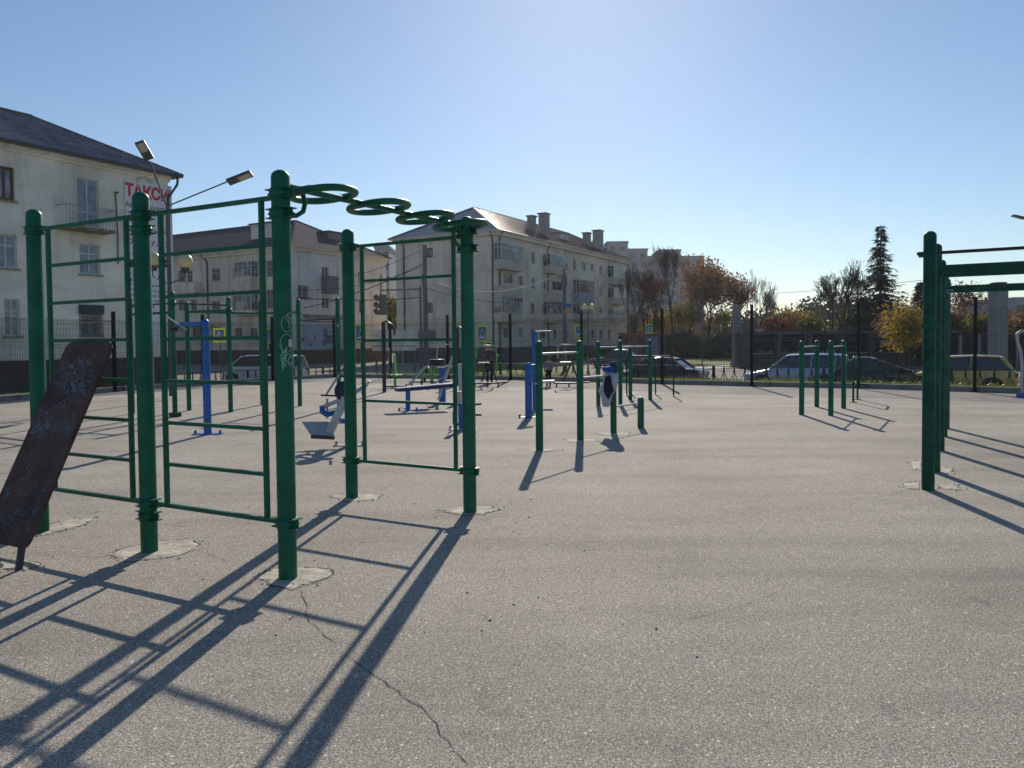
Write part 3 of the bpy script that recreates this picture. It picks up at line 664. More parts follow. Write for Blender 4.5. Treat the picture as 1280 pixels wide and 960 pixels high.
cloth('hung_sweater', [(757, 763, 469), (755.5, 765, 474), (754.5, 766.5, 483), (754.5, 767.5, 489), (757, 763, 495), (759, 761, 498.5)], Y-.12, mat('navy_cloth', (.012, .012, .045), .9), 'dark navy sweater draped over the pale jacket', 'sweater', .09, 3)
m = MB(); cpt = p3+Z*1.17; m.lathe(cpt-Z*.07, [(.085, -.06), (.09, 0), (.08, .07), (.05, .12), (.001, .135)], 16); m.build
cap = thing('blue_cap', 'blue cap resting on top of the third stepped post', 'cap', cpt)
m.build('crown', mat('cap_teal', (.01, .05, .09), .8), cap)
m = MB(); m.sphere(cpt+Vector((-.09, -.07, -.07)), .1, 12, (1.1, .8, .55)); m.build('brim', mat('cap_blue', (.01, .07, .30), .7), cap)

# ------------------------------------------------------------------ mesh fence
fen = thing('mesh_fence', 'tall dark green welded mesh fence on square posts around the yard', 'fence', (FL[4].x, FL[4].y, 0))
def base_pt(p, h): return Vector((p.x, p.y, h))
PT = FL[2:20]
for i, p in enumerate(PT):
    j = i+2; h = 2.72
    m = MB(); m.box(p+Z*h/2, (.10 if j < 8 else .085, .085, h), rz=angV if j > 8 else math.atan2(U.y, U.x)); po = m.build('post', DFENCE, fen)
    m = MB(); m.box(p+Z*(h+.008), (.11, .10, .016), rz=angV); m.build('cap', DFENCE, po)
    m = MB(); m.box(p+Z*.01, (.2, .18, .02), rz=angV); m.build('foot_plate', DFENCE, po)
for i in range(len(PT)-1):
    a, c = PT[i], PT[i+1]; d_ = (c-a).normalized(); L = (c-a).length; m = MB(); nn_ = Vector((-d_.y, d_.x, 0))
    k = int(L/.055); up_ = 2.42
    for q in range(1, k):
        p = a+d_*(q*L/k)+nn_*.05
        m.bar(p+Z*.1, p+Z*up_, .0075, .0075, up=d_)
    m.build('mesh_panel', WIRE, fen, kind='stuff'); m = MB()
    for z in [.12+.2*x for x in range(12)]:
        m.bar(a+nn_*.056+Z*z, c+nn_*.056+Z*z, .006, .006)
    for z in (.1, .85, 1.6, 2.40):             # pressed folds: doubled wires
        m.bar(a+nn_*.066+Z*(z+.03), c+nn_*.066+Z*(z+.03), .006, .006); m.bar(a+nn_*.066+Z*(z-.02), c+nn_*.066+Z*(z-.02), .006, .006)
    m.build('cross_wires', WIREH, fen, kind='stuff')
m = MB()
m.tube([FL[4]+Z*2.56, FL[4].lerp(FL[5], .33)+Z*2.33, FL[4].lerp(FL[5], .6)+Z*2.27, FL[5]+Z*2.42], .012, 5); tag(m.build('cable', BLACK), 'black cable sagging between the two left fence posts', 'cable')

# ------------------------------------------------------------------ low street railing
RAILM = mat('railing_paint', (.03, .05, .045), .4, .2)
rail = thing('street_railing', 'low arched street railing on the grass between fence and parked cars', 'railing', (0, 0, 0)); RO = offs(FL, 3.0)[9:20]
def railing(pts, root, zb, h=.72):
    for p, d_, i in walk(pts, 2.0):
        m = MB(); m.box(p+Z*(zb+h/2), (.08, .08, h+.06), rz=math.atan2(d_.y, d_.x)); m.build('post', RAILM, root)
        m = MB(); e = p+d_*2.0
        m.bar(p+Z*(zb+h), e+Z*(zb+h), .03, .03); m.bar(p+Z*(zb+.12), e+Z*(zb+.12), .025, .02)
        for q in range(5):
            x0 = p+d_*(.4*q); m.bar(x0+Z*(zb+.1), x0+Z*(zb+h), .02, .02, up=d_)
            c0 = x0+d_*.2
            for s in (-1, 1): m.tube([c0+d_*s*.19*math.sin(t*.393)+Z*(zb+.14+(h-.18)*(1-math.cos(t*.393))) for t in range(5)], .014, 4)
        m.build('arched_panel', RAILM, root)
railing(RO, rail, -.10, .66)
lr = thing('street_railing', 'low arched street railing along the pavement beyond the left part of the fence', 'railing', (0, 0, 0)); railing(offs(FL, 3.2)[3:9], lr, -.35)

# ------------------------------------------------------------------ buildings
class Fac:
    def __init__(s, o, d, n): s.o = Vector((o[0], o[1], 0)); s.d = Vector((d[0], d[1], 0)).normalized(); s.n = Vector((n[0], n[1], 0)).normalized()
    def P(s, a, z, k=0.0): return s.o+s.d*a+s.n*k+Z*z
    def px(s, x, y, k=0.0):
        r_ = ray(x, y); q = s.o+s.n*k; t = (q-CP).dot(s.n)/r_.dot(s.n); p = CP+r_*t; return (p-s.o).dot(s.d), p.z
    def box(s, m, a0, a1, z0, z1, k0, k1):
        vs = [s.P(a, z, k) for k in (k0, k1) for a, z in ((a0, z0), (a1, z0), (a1, z1), (a0, z1))]
        m.add(vs, [(3, 2, 1, 0), (4, 5, 6, 7), (0, 1, 5, 4), (1, 2, 6, 5), (2, 3, 7, 6), (3, 0, 4, 7)])
    def quad(s, m, a0, a1, z0, z1, k): m.add([s.P(a0, z0, k), s.P(a1, z0, k), s.P(a1, z1, k), s.P(a0, z1, k)], [(0, 1, 2, 3)])
def wall(F, L0, L1, z0, z1, wins, m, parent, dep=.22, name='wall'):
    b = MB(); ss = sorted({L0, L1, *[w_[0] for w_ in wins], *[w_[1] for w_ in wins]}); zs = sorted({z0, z1, *[w_[2] for w_ in wins], *[w_[3] for w_ in wins]})
    for a, c in zip(ss, ss[1:]):
        for e, f in zip(zs, zs[1:]):
            ma, me_ = (a+c)/2, (e+f)/2
            if any(w_[0] < ma < w_[1] and w_[2] < me_ < w_[3] for w_ in wins): continue
            F.quad(b, a, c, e, f, 0)
    for w_ in wins:
        a, c, e, f = w_[:4]
        for q in (((a, e), (a, f)), ((c, e), (c, f)), ((a, e), (c, e)), ((a, f), (c, f))):
            (x0, y0), (x1, y1) = q; b.add([F.P(x0, y0, 0), F.P(x1, y1, 0), F.P(x1, y1, -dep), F.P(x0, y0, -dep)], [(0, 1, 2, 3)])
        F.quad(b, a, c, e, f, -dep)
    return b.build(name, m, parent)
def window(F, a0, a1, z0, z1, parent, fm=WFRAME, gm=GLASS, cols=2, rail_=.0, dep=.16, t=.07, sill=None):
    m = MB(); k0, k1 = -dep-.03, -dep+.03
    F.box(m, a0, a0+t, z0, z1, k0, k1); F.box(m, a1-t, a1, z0, z1, k0, k1); F.box(m, a0+t, a1-t, z0, z0+t, k0, k1); F.box(m, a0+t, a1-t, z1-t, z1, k0, k1)
    for i in range(1, cols): x = a0+(a1-a0)*i/cols; F.box(m, x-t/2, x+t/2, z0+t, z1-t, k0, k1+.004)
    if rail_: zr = z0+(z1-z0)*rail_; F.box(m, a0+t, a1-t, zr-t/2, zr+t/2, k0, k1-.004)
    w_ = m.build('window', fm, parent)
    m = MB(); F.quad(m, a0+t*.5, a1-t*.5, z0+t*.5, z1-t*.5, -dep); m.build('pane', gm, w_)
    if sill: m = MB(); F.box(m, a0-.1, a1+.1, z0-.08, z0-.01, -.02, .1); m.build('sill', sill, w_)
    return w_
def pxwin(F, x0, y0, x1, y1, k=0):
    a0, z1 = F.px(x0, y0, k); a1, z0 = F.px(x1, y1, k); zt = (F.px((x0+x1)/2, y0, k)[1]); zb = (F.px((x0+x1)/2, y1, k)[1])
    return (min(a0, a1), max(a0, a1), zb, zt)
def balcony(F, a0, a1, zs, zt, parent, pm, glazed=None, slabm=CONC, proj=1.0, rail_=False):
    m = MB(); F.box(m, a0, a1, zs-.15, zs, .0, proj); bo = m.build('balcony', slabm, parent)
    if rail_:
        m = MB(); F.box(m, a0, a1, zt-.04, zt, proj-.05, proj)
        k = int((a1-a0)/.15)
        for i in range(k+1): x = a0+(a1-a0-.02)*i/k; F.box(m, x, x+.02, zs, zt-.04, proj-.04, proj-.02)
        for x in (a0, a1-.03): F.box(m, x, x+.03, zt-.04, zt, 0, proj-.05)
        m.build('railing', pm, bo)
    else:
        m = MB(); F.box(m, a0, a1, zs, zt, proj-.06, proj); F.box(m, a0, a0+.06, zs, zt, 0, proj-.06); F.box(m, a1-.06, a1, zs, zt, 0, proj-.06); m.build('parapet', pm, bo)
    if glazed:
        m = MB(); k = max(3, int((a1-a0)/.6)); t = .05
        F.box(m, a0, a1, glazed-.08, glazed, 0, proj)
        for i in range(k+1): x = a0+(a1-a0-t)*i/k; F.box(m, x, x+t, zt, glazed-.08, proj-.06, proj)
        F.box(m, a0, a0+.05, zt, glazed-.08, .0, .05)
        F.box(m, a0, a1, zt+(glazed-zt)*.68, zt+(glazed-zt)*.68+.04, proj-.055, proj-.005)
        m.build('glazing_frame', WFRAME, bo)
        m = MB(); F.box(m, a0+.03, a1-.03, zt, glazed-.08, .02, proj-.03); m.build('pane', GLASSB, bo)
        m = MB()
        for x in (a0, a1-.05):
            for k0 in (.0, proj*.5): F.box(m, x+.001, x+.049, zt, glazed-.08, k0, k0+.05)
            F.box(m, x+.001, x+.049, zt+(glazed-zt)*.68, zt+(glazed-zt)*.68+.04, .05, proj-.06)
        m.build('side_frame', WFRAME, bo)
    return bo
def hip_roof(o, du, dv, Lu, Lv, ze, zr, inset, m, parent, over=.5, corr=0.0, fascia=None):
    """o near corner; du along the long side, dv across; ridge along du at Lv/2"""
    o = Vector((o[0], o[1], 0)); a = o-du*over-dv*over; LU, LV = Lu+2*over, Lv+2*over; ins = inset+over
    c = [a, a+du*LU, a+du*LU+dv*LV, a+dv*LV]; r0 = a+du*ins+dv*LV/2; r1 = a+du*(LU-ins)+dv*LV/2
    b = MB()
    def slope(e0, e1, t0, t1, nseg):
        vs = []; 
        L_ = (e1-e0).length; nseg = max(1, int(L_/.15)) if corr else 1
        d_ = (e1-e0).normalized()
        T0 = (t0-e0).dot(d_); T1 = (t1-e0).dot(d_)
        for i in range(nseg+1):
            x = L_*i/nseg
            f = 1.0 if T0 <= x <= T1 else (x/T0 if x < T0 else (L_-x)/(L_-T1))
            f = max(f, 0.0); zz = corr*(1 if i % 2 else -1)
            up = (t0-e0)-d_*T0
            lo = e0+d_*x+Z*(ze+zz); hi = e0+d_*x+up*f+Z*(ze+(zr-ze)*f+zz*(1 if f > .02 else 1)); vs += [lo, hi]
        if corr == 0:
            b.add([e0+Z*ze, e1+Z*ze, t1+Z*zr, t0+Z*zr], [(0, 1, 2, 3)]); return
        b.add(vs, [(2*i, 2*i+2, 2*i+3, 2*i+1) for i in range(nseg)])
    slope(c[0], c[1], r0, r1, 1); slope(c[2], c[3], r1, r0, 1); slope(c[1], c[2], r1, r1, 1); slope(c[3], c[0], r0, r0, 1)
    ro = b.build('roof', m, parent)
    b = MB(); th = .18
    for p, q in zip(c, c[1:]+c[:1]): b.bar(p+Z*(ze-.06), q+Z*(ze-.06), .06, .1)
    b.add([p+Z*(ze-.1) for p in c], [(0, 3, 2, 1)]); b.build('eaves', fascia or m, ro)
    b = MB()
    for p, q in ((r0, r1),): b.bar(p+Z*(zr+.03), q+Z*(zr+.03), .25, .08)
    for p, q in ((c[0], r0), (c[1], r1), (c[2], r1), (c[3], r0)): b.bar(p+Z*(ze+.04), q+Z*(zr+.03), .22, .07)
    b.build('ridge_cap', m, ro)
    return ro, c, r0, r1
def roofbox(p, du, sx_, sy_, z0, z1, m, parent, name='chimney', cap=None):
    b = MB(); b.box(p+Z*(z0+z1)/2, (sx_, sy_, z1-z0), rz=math.atan2(du.y, du.x)); o = b.build(name, m, parent)
    if cap: b = MB(); b.box(p+Z*(z1+.06), (sx_+.25, sy_+.25, .12), rz=math.atan2(du.y, du.x)); b.build('chimney_cap', cap, o)
    return o
PLAST1 = mat('cream_plaster', (.80, .74, .64), .85, var=.14, scale=.35, bump=.35, bscale=1.5)
PLAST2 = mat('tan_plaster', (.62, .54, .43), .85, var=.12, scale=.4, bump=.3, bscale=2)
PLASTG = mat('grey_plaster', (.60, .59, .57), .85, var=.12, scale=.4)
PLAST3 = mat('sand_plaster', (.70, .62, .50), .85, var=.12, scale=.3, bump=.3, bscale=1)
def stained(m, dark=.72):
    N = m.node_tree.nodes; L = m.node_tree.links; b = N['Principled BSDF']; src = b.inputs['Base Color'].links[0].from_socket
    tc = next(n for n in N if n.type == 'TEX_COORD')
    for sc_, lo, hi, d_ in (((1.1, 1.1, .12), .52, .72, dark), ((.5, .5, .9), .50, .70, .85), ((6, 6, 3), .55, .68, .9)):
        mp = N.new('ShaderNodeMapping'); mp.inputs['Scale'].default_value = sc_; L.new(tc.outputs['Object'], mp.inputs[0])
        n = N.new('ShaderNodeTexNoise'); n.inputs['Scale'].default_value = 1.4; n.inputs['Detail'].default_value = 7; L.new(mp.outputs[0], n.inputs['Vector'])
        r = N.new('ShaderNodeMapRange'); r.inputs[1].default_value = lo; r.inputs[2].default_value = hi; r.inputs[3].default_value = 1; r.inputs[4].default_value = d_; L.new(n.outputs['Fac'], r.inputs[0])
        x = N.new('ShaderNodeMix'); x.data_type = 'RGBA'; x.blend_type = 'MULTIPLY'; x.inputs[0].default_value = 1; L.new(src, x.inputs[6]); L.new(r.outputs[0], x.inputs[7]); src = x.outputs[2]
    L.new(src, b.inputs['Base Color']); return m
for q_ in (PLAST1, PLAST2, PLASTG, PLAST3): stained(q_)
PLINTH = mat('brown_plinth', (.085, .055, .048), .8, var=.25, scale=1.5)
PLG = mat('grey_plinth', (.09, .095, .10), .8, var=.2)
SLATE = mat('grey_slate_roof', (.20, .175, .185), .75, var=.3, scale=1.6, spec=.3)
METAL2 = mat('dark_metal_roof', (.075, .078, .092), .95, spec=.03, var=.1)
METAL3 = mat('brown_metal_roof', (.17, .13, .13), .27, .55, var=.1)
WHITEP = mat('white_paint', (.55, .55, .56), .7)

# --- left building
oc = Vector((-18.9, 42.3, 0)); b1 = thing('apartment_building', 'cream plaster apartment block with corrugated grey roof and a red lettered taxi banner, at left', 'building', oc)
F1 = Fac(oc, -U, -V*1)                         # a runs toward the camera side
n1 = -V
F1.n = Vector((-V.x, -V.y, 0))
ZE = 10.95; zpl = .92
wl = [(-6, 208, 19, 250, 'b'), (-6, 293, 22, 335, 'w'), (5, 374, 26, 420, 'w'), (96, 224, 124.5, 283, 'd'), (99, 305, 126, 343, 'w'), (100, 382, 127.5, 420, 'w')]
W = []
for x0, y0, x1, y1, k in wl: W.append(pxwin(F1, x0, y0, x1, y1)+(k,))
for s in (30.0, 36.5):                        # windows that lie outside the picture
    for z0, z1 in ((1.8, 3.4), (4.9, 6.5), (8.0, 9.6)): W.append((s, s+1.5, z0, z1, 'w'))
LEN1 = 42
wall(F1, 0, LEN1, zpl, ZE, W, PLAST1, b1)
m = MB(); F1.box(m, -.05, LEN1, SL-.1, zpl, -.3, .06); m.build('plinth', PLINTH, b1)
m = MB(); m.add([F1.P(0, zpl, 0), F1.P(0, ZE, 0), F1.P(0, ZE, -12), F1.P(0, zpl, -12)], [(0, 1, 2, 3)]); m.add([F1.P(0, SL, -.0), F1.P(0, zpl, -.0), F1.P(0, zpl, -12), F1.P(0, SL, -12)], [(0, 1, 2, 3)])
m.add([F1.P(0, SL, -12), F1.P(0, ZE, -12), F1.P(LEN1, ZE, -12), F1.P(LEN1, SL, -12)], [(0, 1, 2, 3)]); m.add([F1.P(LEN1, SL, 0), F1.P(LEN1, ZE, 0), F1.P(LEN1, ZE, -12), F1.P(LEN1, SL, -12)], [(0, 1, 2, 3)])
m.build('side_wall', PLAST1, b1)
SILL1 = mat('stone_sill', (.28, .25, .2), .8)
for a0, a1, z0, z1, k in W:
    if k == 'd': window(F1, a0, a1, z0, z1, b1, WFRAME, GLASSC, 2, .30)
    else: window(F1, a0, a1, z0, z1, b1, BROWNF if k == 'b' else WFRAME, GLASSC, 2, .68 if k == 'w' else 0, t=.08 if k == 'w' else .12, sill=SILL1)
# window grille and awning at ground floor, surround
a0, a1, z0, z1, _ = W[5]; m = MB()
for i in range(13): x = a0-.05+(a1-a0+.1)*i/12; F1.box(m, x, x+.018, z0, z1+.05, .03, .045)
for z in (z0, (z0+z1)/2, z1): F1.box(m, a0-.06, a1+.06, z, z+.02, .046, .06)
m.build('window_grille', BLACK, b1)
m = MB(); F1.box(m, a0-.1, a1+.1, z1-.42, z1+.02, .06, .10); m.build('awning_panel', mat('dark_panel', (.04, .045, .06), .6), b1)
# balcony
a0, z_ = F1.px(83, 286, .9); a1, _ = F1.px(144, 289, .9); lo, hi = sorted((a0, a1))
bo = balcony(F1, lo, hi, F1.px(110, 284, .9)[1], F1.px(110, 258, .9)[1], b1, mat('rail_grey', (.3, .3, .33), .5, .3), rail_=True, proj=.95, slabm=mat('stained_slab', (.2, .16, .12), .9, var=.5, scale=4))
# cornice and downpipe
m = MB(); F1.box(m, -.05, LEN1, ZE-.28, ZE-.1, 0, .22); F1.box(m, -.05, LEN1, ZE-.42, ZE-.28, 0, .1); m.build('cornice', PLAST1, b1)
m = MB(); m.tube([F1.P(-.35, ZE-.1, .35), F1.P(-.35, ZE-.5, .3), F1.P(.12, ZE-1.3, .14), F1.P(.12, 5, .14), F1.P(.12, SL+.3, .14)], .07, 8); m.build('downpipe', PIPE, b1)
m = MB(); m.tube([F1.P(*F1.px(143.5, 240), .05), F1.P(*F1.px(146.5, 290), .05), F1.P(*F1.px(147, 330), .05)], .03, 6); m.tube([F1.P(*F1.px(143.5, 241), .3), F1.P(*F1.px(143.5, 241), .0)], .05, 6); m.build('vent_pipe', PIPE, b1)
r_ = hip_roof(F1.P(LEN1, 0, -12), U, Vector((-V.x, -V.y, 0)), LEN1, 12, ZE, 14.1, 4.0, SLATE, b1, over=.55, corr=.03, fascia=PIPE)
# banner
BAN = mat('banner_white', (.72, .72, .75), .7, var=.05, scale=.8); RT = mat('banner_red', (.62, .03, .045), .7); KT = mat('banner_black', (.02, .02, .03), .7); BT = mat('banner_blue', (.08, .12, .24), .7)
ba, bz1 = F1.px(155, 232); bb, _ = F1.px(213.5, 240); lo, hi = min(ba, bb), max(ba, bb)
bz1 = F1.px(155, 222)[1]; bz0 = F1.px(165, 438)[1]
m = MB(); F1.box(m, lo, hi, bz0, bz1, .03, .07); bn = m.build('banner', BAN, b1)
def text(F, s, x0, y0, x1, y1, m, parent, k=.078, bold=.0, name='lettering'):
    cu = bpy.data.curves.new('t', 'FONT'); cu.body = s; cu.offset = bold; cu.resolution_u = 3
    to = bpy.data.objects.new('t', cu); COL.objects.link(to); dg = bpy.context.evaluated_depsgraph_get()
    me = to.evaluated_get(dg).to_mesh(); vs = [v.co.copy() for v in me.vertices]; fs = [tuple(p.vertices) for p in me.polygons]
    bpy.data.objects.remove(to)
    if not vs: return
    xs = [v.x for v in vs]; ys = [v.y for v in vs]; mx_, Mx, my_, My = min(xs), max(xs), min(ys), max(ys)
    aL, zt = F.px(x0, y0, k); aR, zt2 = F.px(x1, y0, k); zb = F.px(x0, y1, k)[1]; zt = F.px(x0, y0, k)[1]
    b = MB(); b.add([F.P(aL+(aR-aL)*(v.x-mx_)/(Mx-mx_), zb+(zt-zb)*(v.y-my_)/(My-my_), k) for v in vs], fs)
    return b.build(name, m, parent)
text(F1, 'ТАКСИ', 156, 227, 211, 244, RT, bn, bold=.05)
text(F1, 'Автоэвакуатор', 156.5, 251, 211, 259.5, KT, bn, bold=.01)
text(F1, 'Трезвый водитель', 157, 281.5, 211, 288, KT, bn, bold=.01)
text(F1, '77-77-03', 161.5, 298, 211, 305, RT, bn, bold=.01)
text(F1, '-5-55-77', 163, 313.5, 211, 319, RT, bn, bold=.01)
m = MB()
for i in range(18):
    for j in range(3):
        if (i+j) % 2 == 0:
            a_, z_ = F1.px(162.5+i*2.85, 326+j*3.3, .08); m2 = .14; F1.box(m, a_-.12, a_+.12, z_-.075, z_+.075, .071, .076)
m.build('chequer_band', KT, bn)
for j in range(7):
    text(F1, ['Тел. 8', 'м', 'грузчики', 'переезды', 'доставка', 'курьер', '24 ч'][j], 163, 341+j*6.5, 163+[40, 8, 42, 45, 38, 44, 30][j], 345.5+j*6.5, BT, bn)
m = MB()
for q in ((176, 215.5), (180, 213), (187, 214)): pass
tp = [F1.P(*F1.px(x, y, .08), .08) for x, y in ((171, 228), (175, 223), (181, 221), (187, 224), (189, 230))]; m.tube(tp, .05, 6); m.build('sign_arch', WHITEP, bn)

# --- middle-left building
oc = Vector((-22.4, 78, 0)); b2 = thing('apartment_building', 'three-storey corner block with dark metal roof and a pale blue banner on its shaded side', 'building', oc)
FL2 = Fac(oc, V, -U); FR2 = Fac(oc, U, -V); ZE = 11.55
def zz(F, a, b_, c, e, sc_=.21875, ox=210, oy=270): return pxwin(F, ox+a*sc_, oy+b_*sc_, ox+c*sc_, oy+e*sc_)
WL = [zz(FL2, *q) for q in ((60, 312, 100, 378), (108, 312, 140, 378), (250, 300, 298, 372), (372, 296, 408, 368), (562, 255, 602, 348), (60, 480, 98, 540), (130, 480, 165, 540), (250, 485, 298, 545), (562, 420, 604, 530), (140, 625, 190, 695), (250, 632, 300, 695), (382, 640, 425, 692), (470, 640, 510, 700), (570, 650, 604, 770))]
for s in (24, 30, 36, 42):
    for z0 in (1.6, 4.9, 8.1): WL.append((s, s+1.4, z0, z0+1.6))
wall(FL2, 0, 48, .9, ZE, WL, PLAST2, b2); 
for q in WL: window(FL2, *q[:4], b2, mat('dull_frame', (.28, .25, .22), .6), GLASS, 2, .65, t=.09)
WR = [zz(FR2, *q) for q in ((880, 290, 920, 345), (742, 395, 803, 480), (880, 465, 925, 530), (1087, 315, 1115, 390), (1092, 480, 1126, 555))]
wall(FR2, 0, 15, .9, ZE, WR, PLASTG, b2)
for q in WR: window(FR2, *q[:4], b2, WFRAME, GLASS, 2, 0, t=.08)
m = MB(); FL2.box(m, -.06, 48, SL-.1, .9, -.3, .07); FR2.box(m, .0, 15, SL-.1, .9, -.3, .07); m.build('plinth', PLINTH, b2)
m = MB()
P2 = [oc, oc+V*48, oc+V*48+U*15, oc+U*15]
for i in (1, 2): m.add([P2[i]+Z*SL, P2[(i+1) % 4]+Z*SL, P2[(i+1) % 4]+Z*ZE, P2[i]+Z*ZE], [(0, 1, 2, 3)])
m.build('rear_wall', PLASTG, b2)
m = MB(); FL2.box(m, -.2, 48, ZE-.45, ZE-.1, 0, .25); FR2.box(m, .0, 15, ZE-.45, ZE-.1, 0, .25); m.build('cornice', PLAST2, b2)
m = MB(); FL2.box(m, 0, 48, 3.95, 4.15, 0, .12); FR2.box(m, 0, 15, 3.95, 4.15, 0, .12); m.build('string_course', PLAST2, b2)
for (x0, y0, x1, y1, yb) in ((415, 262, 516, 348, 440), (405, 415, 516, 540, 560), (60, 380, 190, 385, 440)):
    q = zz(FL2, x0, y0, x1, y1); q2 = zz(FL2, x0, y0, x1, yb)
    balcony(FL2, q[0], q[1], q2[2], q[2], b2, PLAST2, q[3] if y0 != 380 else None, proj=.9)
q = zz(FR2, 875, 345, 945, 445); m = MB(); FR2.box(m, q[0], q[1], q[2], q[3], 0, .8); m.build('balcony', mat('balcony_steel', (.10, .11, .14), .5, .2), b2)
q = zz(FR2, 742, 398, 803, 480); m = MB(); 
for i in range(9): x = q[0]+(q[1]-q[0])*i/8; FR2.box(m, x, x+.03, q[2], q[3], .1, .13)
m.build('window_grille', STEEL, b2)
q = zz(FR2, 772, 615, 1000, 765); m = MB(); FR2.box(m, q[0], q[1], q[2], q[3], .03, .10); bn2 = m.build('banner', mat('pale_blue_banner', (.30, .38, .50), .7, var=.08, scale=.5), b2)
m = MB()
for (x, y, w_, h_) in ((393, 422, 3, 3), (406, 416, 5, 10), (410, 424, 9, 10), (404, 428, 4, 8), (387, 431, 3, 3), (411, 436, 10, 1.4), (378, 424, 4, 5)):
    q = pxwin(FR2, x-w_/2, y-h_/2, x+w_/2, y+h_/2); FR2.box(m, q[0], q[1], q[2], q[3], .1, .104)
m.build('banner_print', BT, bn2)
q = zz(FR2, 772, 565, 1000, 608); m = MB(); FR2.box(m, q[0], q[1], q[2], q[3], .0, .09); m.build('fascia_board', mat('grey_board', (.16, .16, .16), .8, var=.3, scale=2), b2)
m = MB(); m.tube([FL2.P(.3, ZE-.2, .3), FL2.P(.3, ZE-.8, .12), FL2.P(.3, SL, .12)], .08, 6); x, _ = FL2.px(260, 350); m.tube([FL2.P(x+.8, ZE-.1, .3), FL2.P(x, ZE-.9, .12), FL2.P(x, SL, .12)], .08, 6); m.build('downpipe', PIPE, b2)
m = MB(); q = zz(FL2, 150, 590, 260, 600); FL2.box(m, q[0], q[1]+4, 3.6, 3.75, 0, 1.1); m.build('door_canopy', PLAST2, b2)
r_ = hip_roof(P2[0], V, U, 48, 15, ZE, 15.7, 7.0, METAL2, b2, over=.5, fascia=PLAST2)
def dormer(F, s, z0, z1, w_, k, root, m1, m2):
    m = MB(); F.box(m, s-w_/2, s+w_/2, z0, z1, -k-3.0, -k); o = m.build('dormer', m1, root)
    m = MB(); F.box(m, s-w_/2-.2, s+w_/2+.2, z1, z1+.12, -k-3.0, -k+.25); m.build('dormer_roof', m2, o)
a_, z_ = FL2.px(305, 325); dormer(FL2, a_, 12.2, 14.7, 3.4, 2.5, b2, PLASTG, METAL2)
dormer(FR2, 9.5, 12.6, 14.2, 2.4, 2.8, b2, METAL3, METAL2)

# --- long building
oc = Vector((-1.5, 78, 0)); b3 = thing('apartment_building', 'long four-storey sand coloured block with balconies, chimneys and a shining metal roof', 'building', oc)
FE = Fac(oc, V, -U); FR = Fac(oc, U, -V); ZE = 12.95
FR.n = Vector((-V.x, -V.y, 0)); LR = 36.5; LE = 13.0
def zf(a, b_, c, e, k=0): return pxwin(FR, 600+a*.1771, 280+b_*.1771, 600+c*.1771, 280+e*.1771, k)
rows = [(362, 200, 390, 280), (443, 218, 472, 295), (655, 255, 680, 330), (712, 268, 748, 330), (780, 280, 803, 335), (843, 293, 865, 360), (900, 302, 918, 370),
        (165, 350, 235, 420), (273, 365, 305, 435), (362, 380, 392, 460), (445, 400, 468, 462), (510, 405, 590, 470), (655, 420, 678, 490), (843, 445, 865, 515), (902, 455, 920, 515),
        (357, 558, 390, 635), (440, 565, 468, 635), (655, 585, 678, 640), (840, 590, 865, 632), (902, 600, 920, 645),
        (165, 730, 205, 805), (272, 730, 305, 805), (360, 742, 390, 810), (425, 750, 470, 810), (520, 745, 545, 810), (600, 745, 628, 810), (780, 745, 808, 810), (845, 745, 868, 810), (902, 745, 925, 810)]
W3 = [zf(*q) for q in rows]
wall(FR, 0, LR, .95, ZE, W3, PLAST3, b3)
for i, q in enumerate(W3): window(FR, *q, b3, WFRAME, GLASSC if i % 4 == 1 else GLASS, 2, .0, t=.07)
WE = [pxwin(FE, 533, 310, 541, 322), pxwin(FE, 534, 379, 541, 391)]
wall(FE, 0, LE, .95, ZE, WE, PLAST3, b3)
for q in WE: window(FE, *q, b3, PIPE, GLASS, 1)
m = MB(); FR.box(m, -.0, LR, SL-.1, .95, -.3, .08); FE.box(m, -.08, LE, SL-.1, .95, -.3, .08); m.build('plinth', PLG, b3)
P3 = [oc, oc+U*LR, oc+U*LR+V*LE, oc+V*LE]; m = MB()
for i in (1, 2): m.add([P3[i]+Z*SL, P3[(i+1) % 4]+Z*SL, P3[(i+1) % 4]+Z*ZE, P3[i]+Z*ZE], [(0, 1, 2, 3)])
m.build('rear_wall', PLAST3, b3)
m = MB(); FR.box(m, -.3, LR, ZE-.5, ZE-.1, 0, .4); FE.box(m, 0, LE, ZE-.5, ZE-.1, 0, .4); m.build('cornice', PLAST3, b3)
m = MB(); FR.box(m, -.12, LR, 4.05, 4.3, 0, .14); FE.box(m, 0, LE, 4.05, 4.3, 0, .14); m.build('string_course', PLAST3, b3)
BALC = mat('balcony_plaster', (.48, .43, .36), .8, var=.15, scale=1.2); BBLU = mat('balcony_blue', (.24, .27, .36), .6)
for x0, y0, x1, y1, yb, gz, mm in ((150, 140, 303, 262, 315, 1, BALC), (497, 220, 622, 303, 345, 1, BALC), (945, 300, 1040, 380, 425, 1, BALC), (150, 425, 303, 440, 510, 0, BALC), (497, 475, 600, 480, 540, 0, BALC), (702, 395, 808, 485, 558, 1, BBLU), (945, 450, 1030, 522, 560, 1, BALC), (150, 515, 303, 628, 685, 1, BALC), (497, 545, 595, 635, 690, 1, BALC), (945, 592, 1030, 640, 690, 1, BALC), (705, 575, 800, 635, 680, 1, BALC)):
    q = zf(x0, y0, x1, y1, .9); q2 = zf(x0, y0, x1, yb, .9)
    balcony(FR, q[0], q[1], q2[2], q[2], b3, mm, q[3] if gz else None, proj=.9)
m = MB()
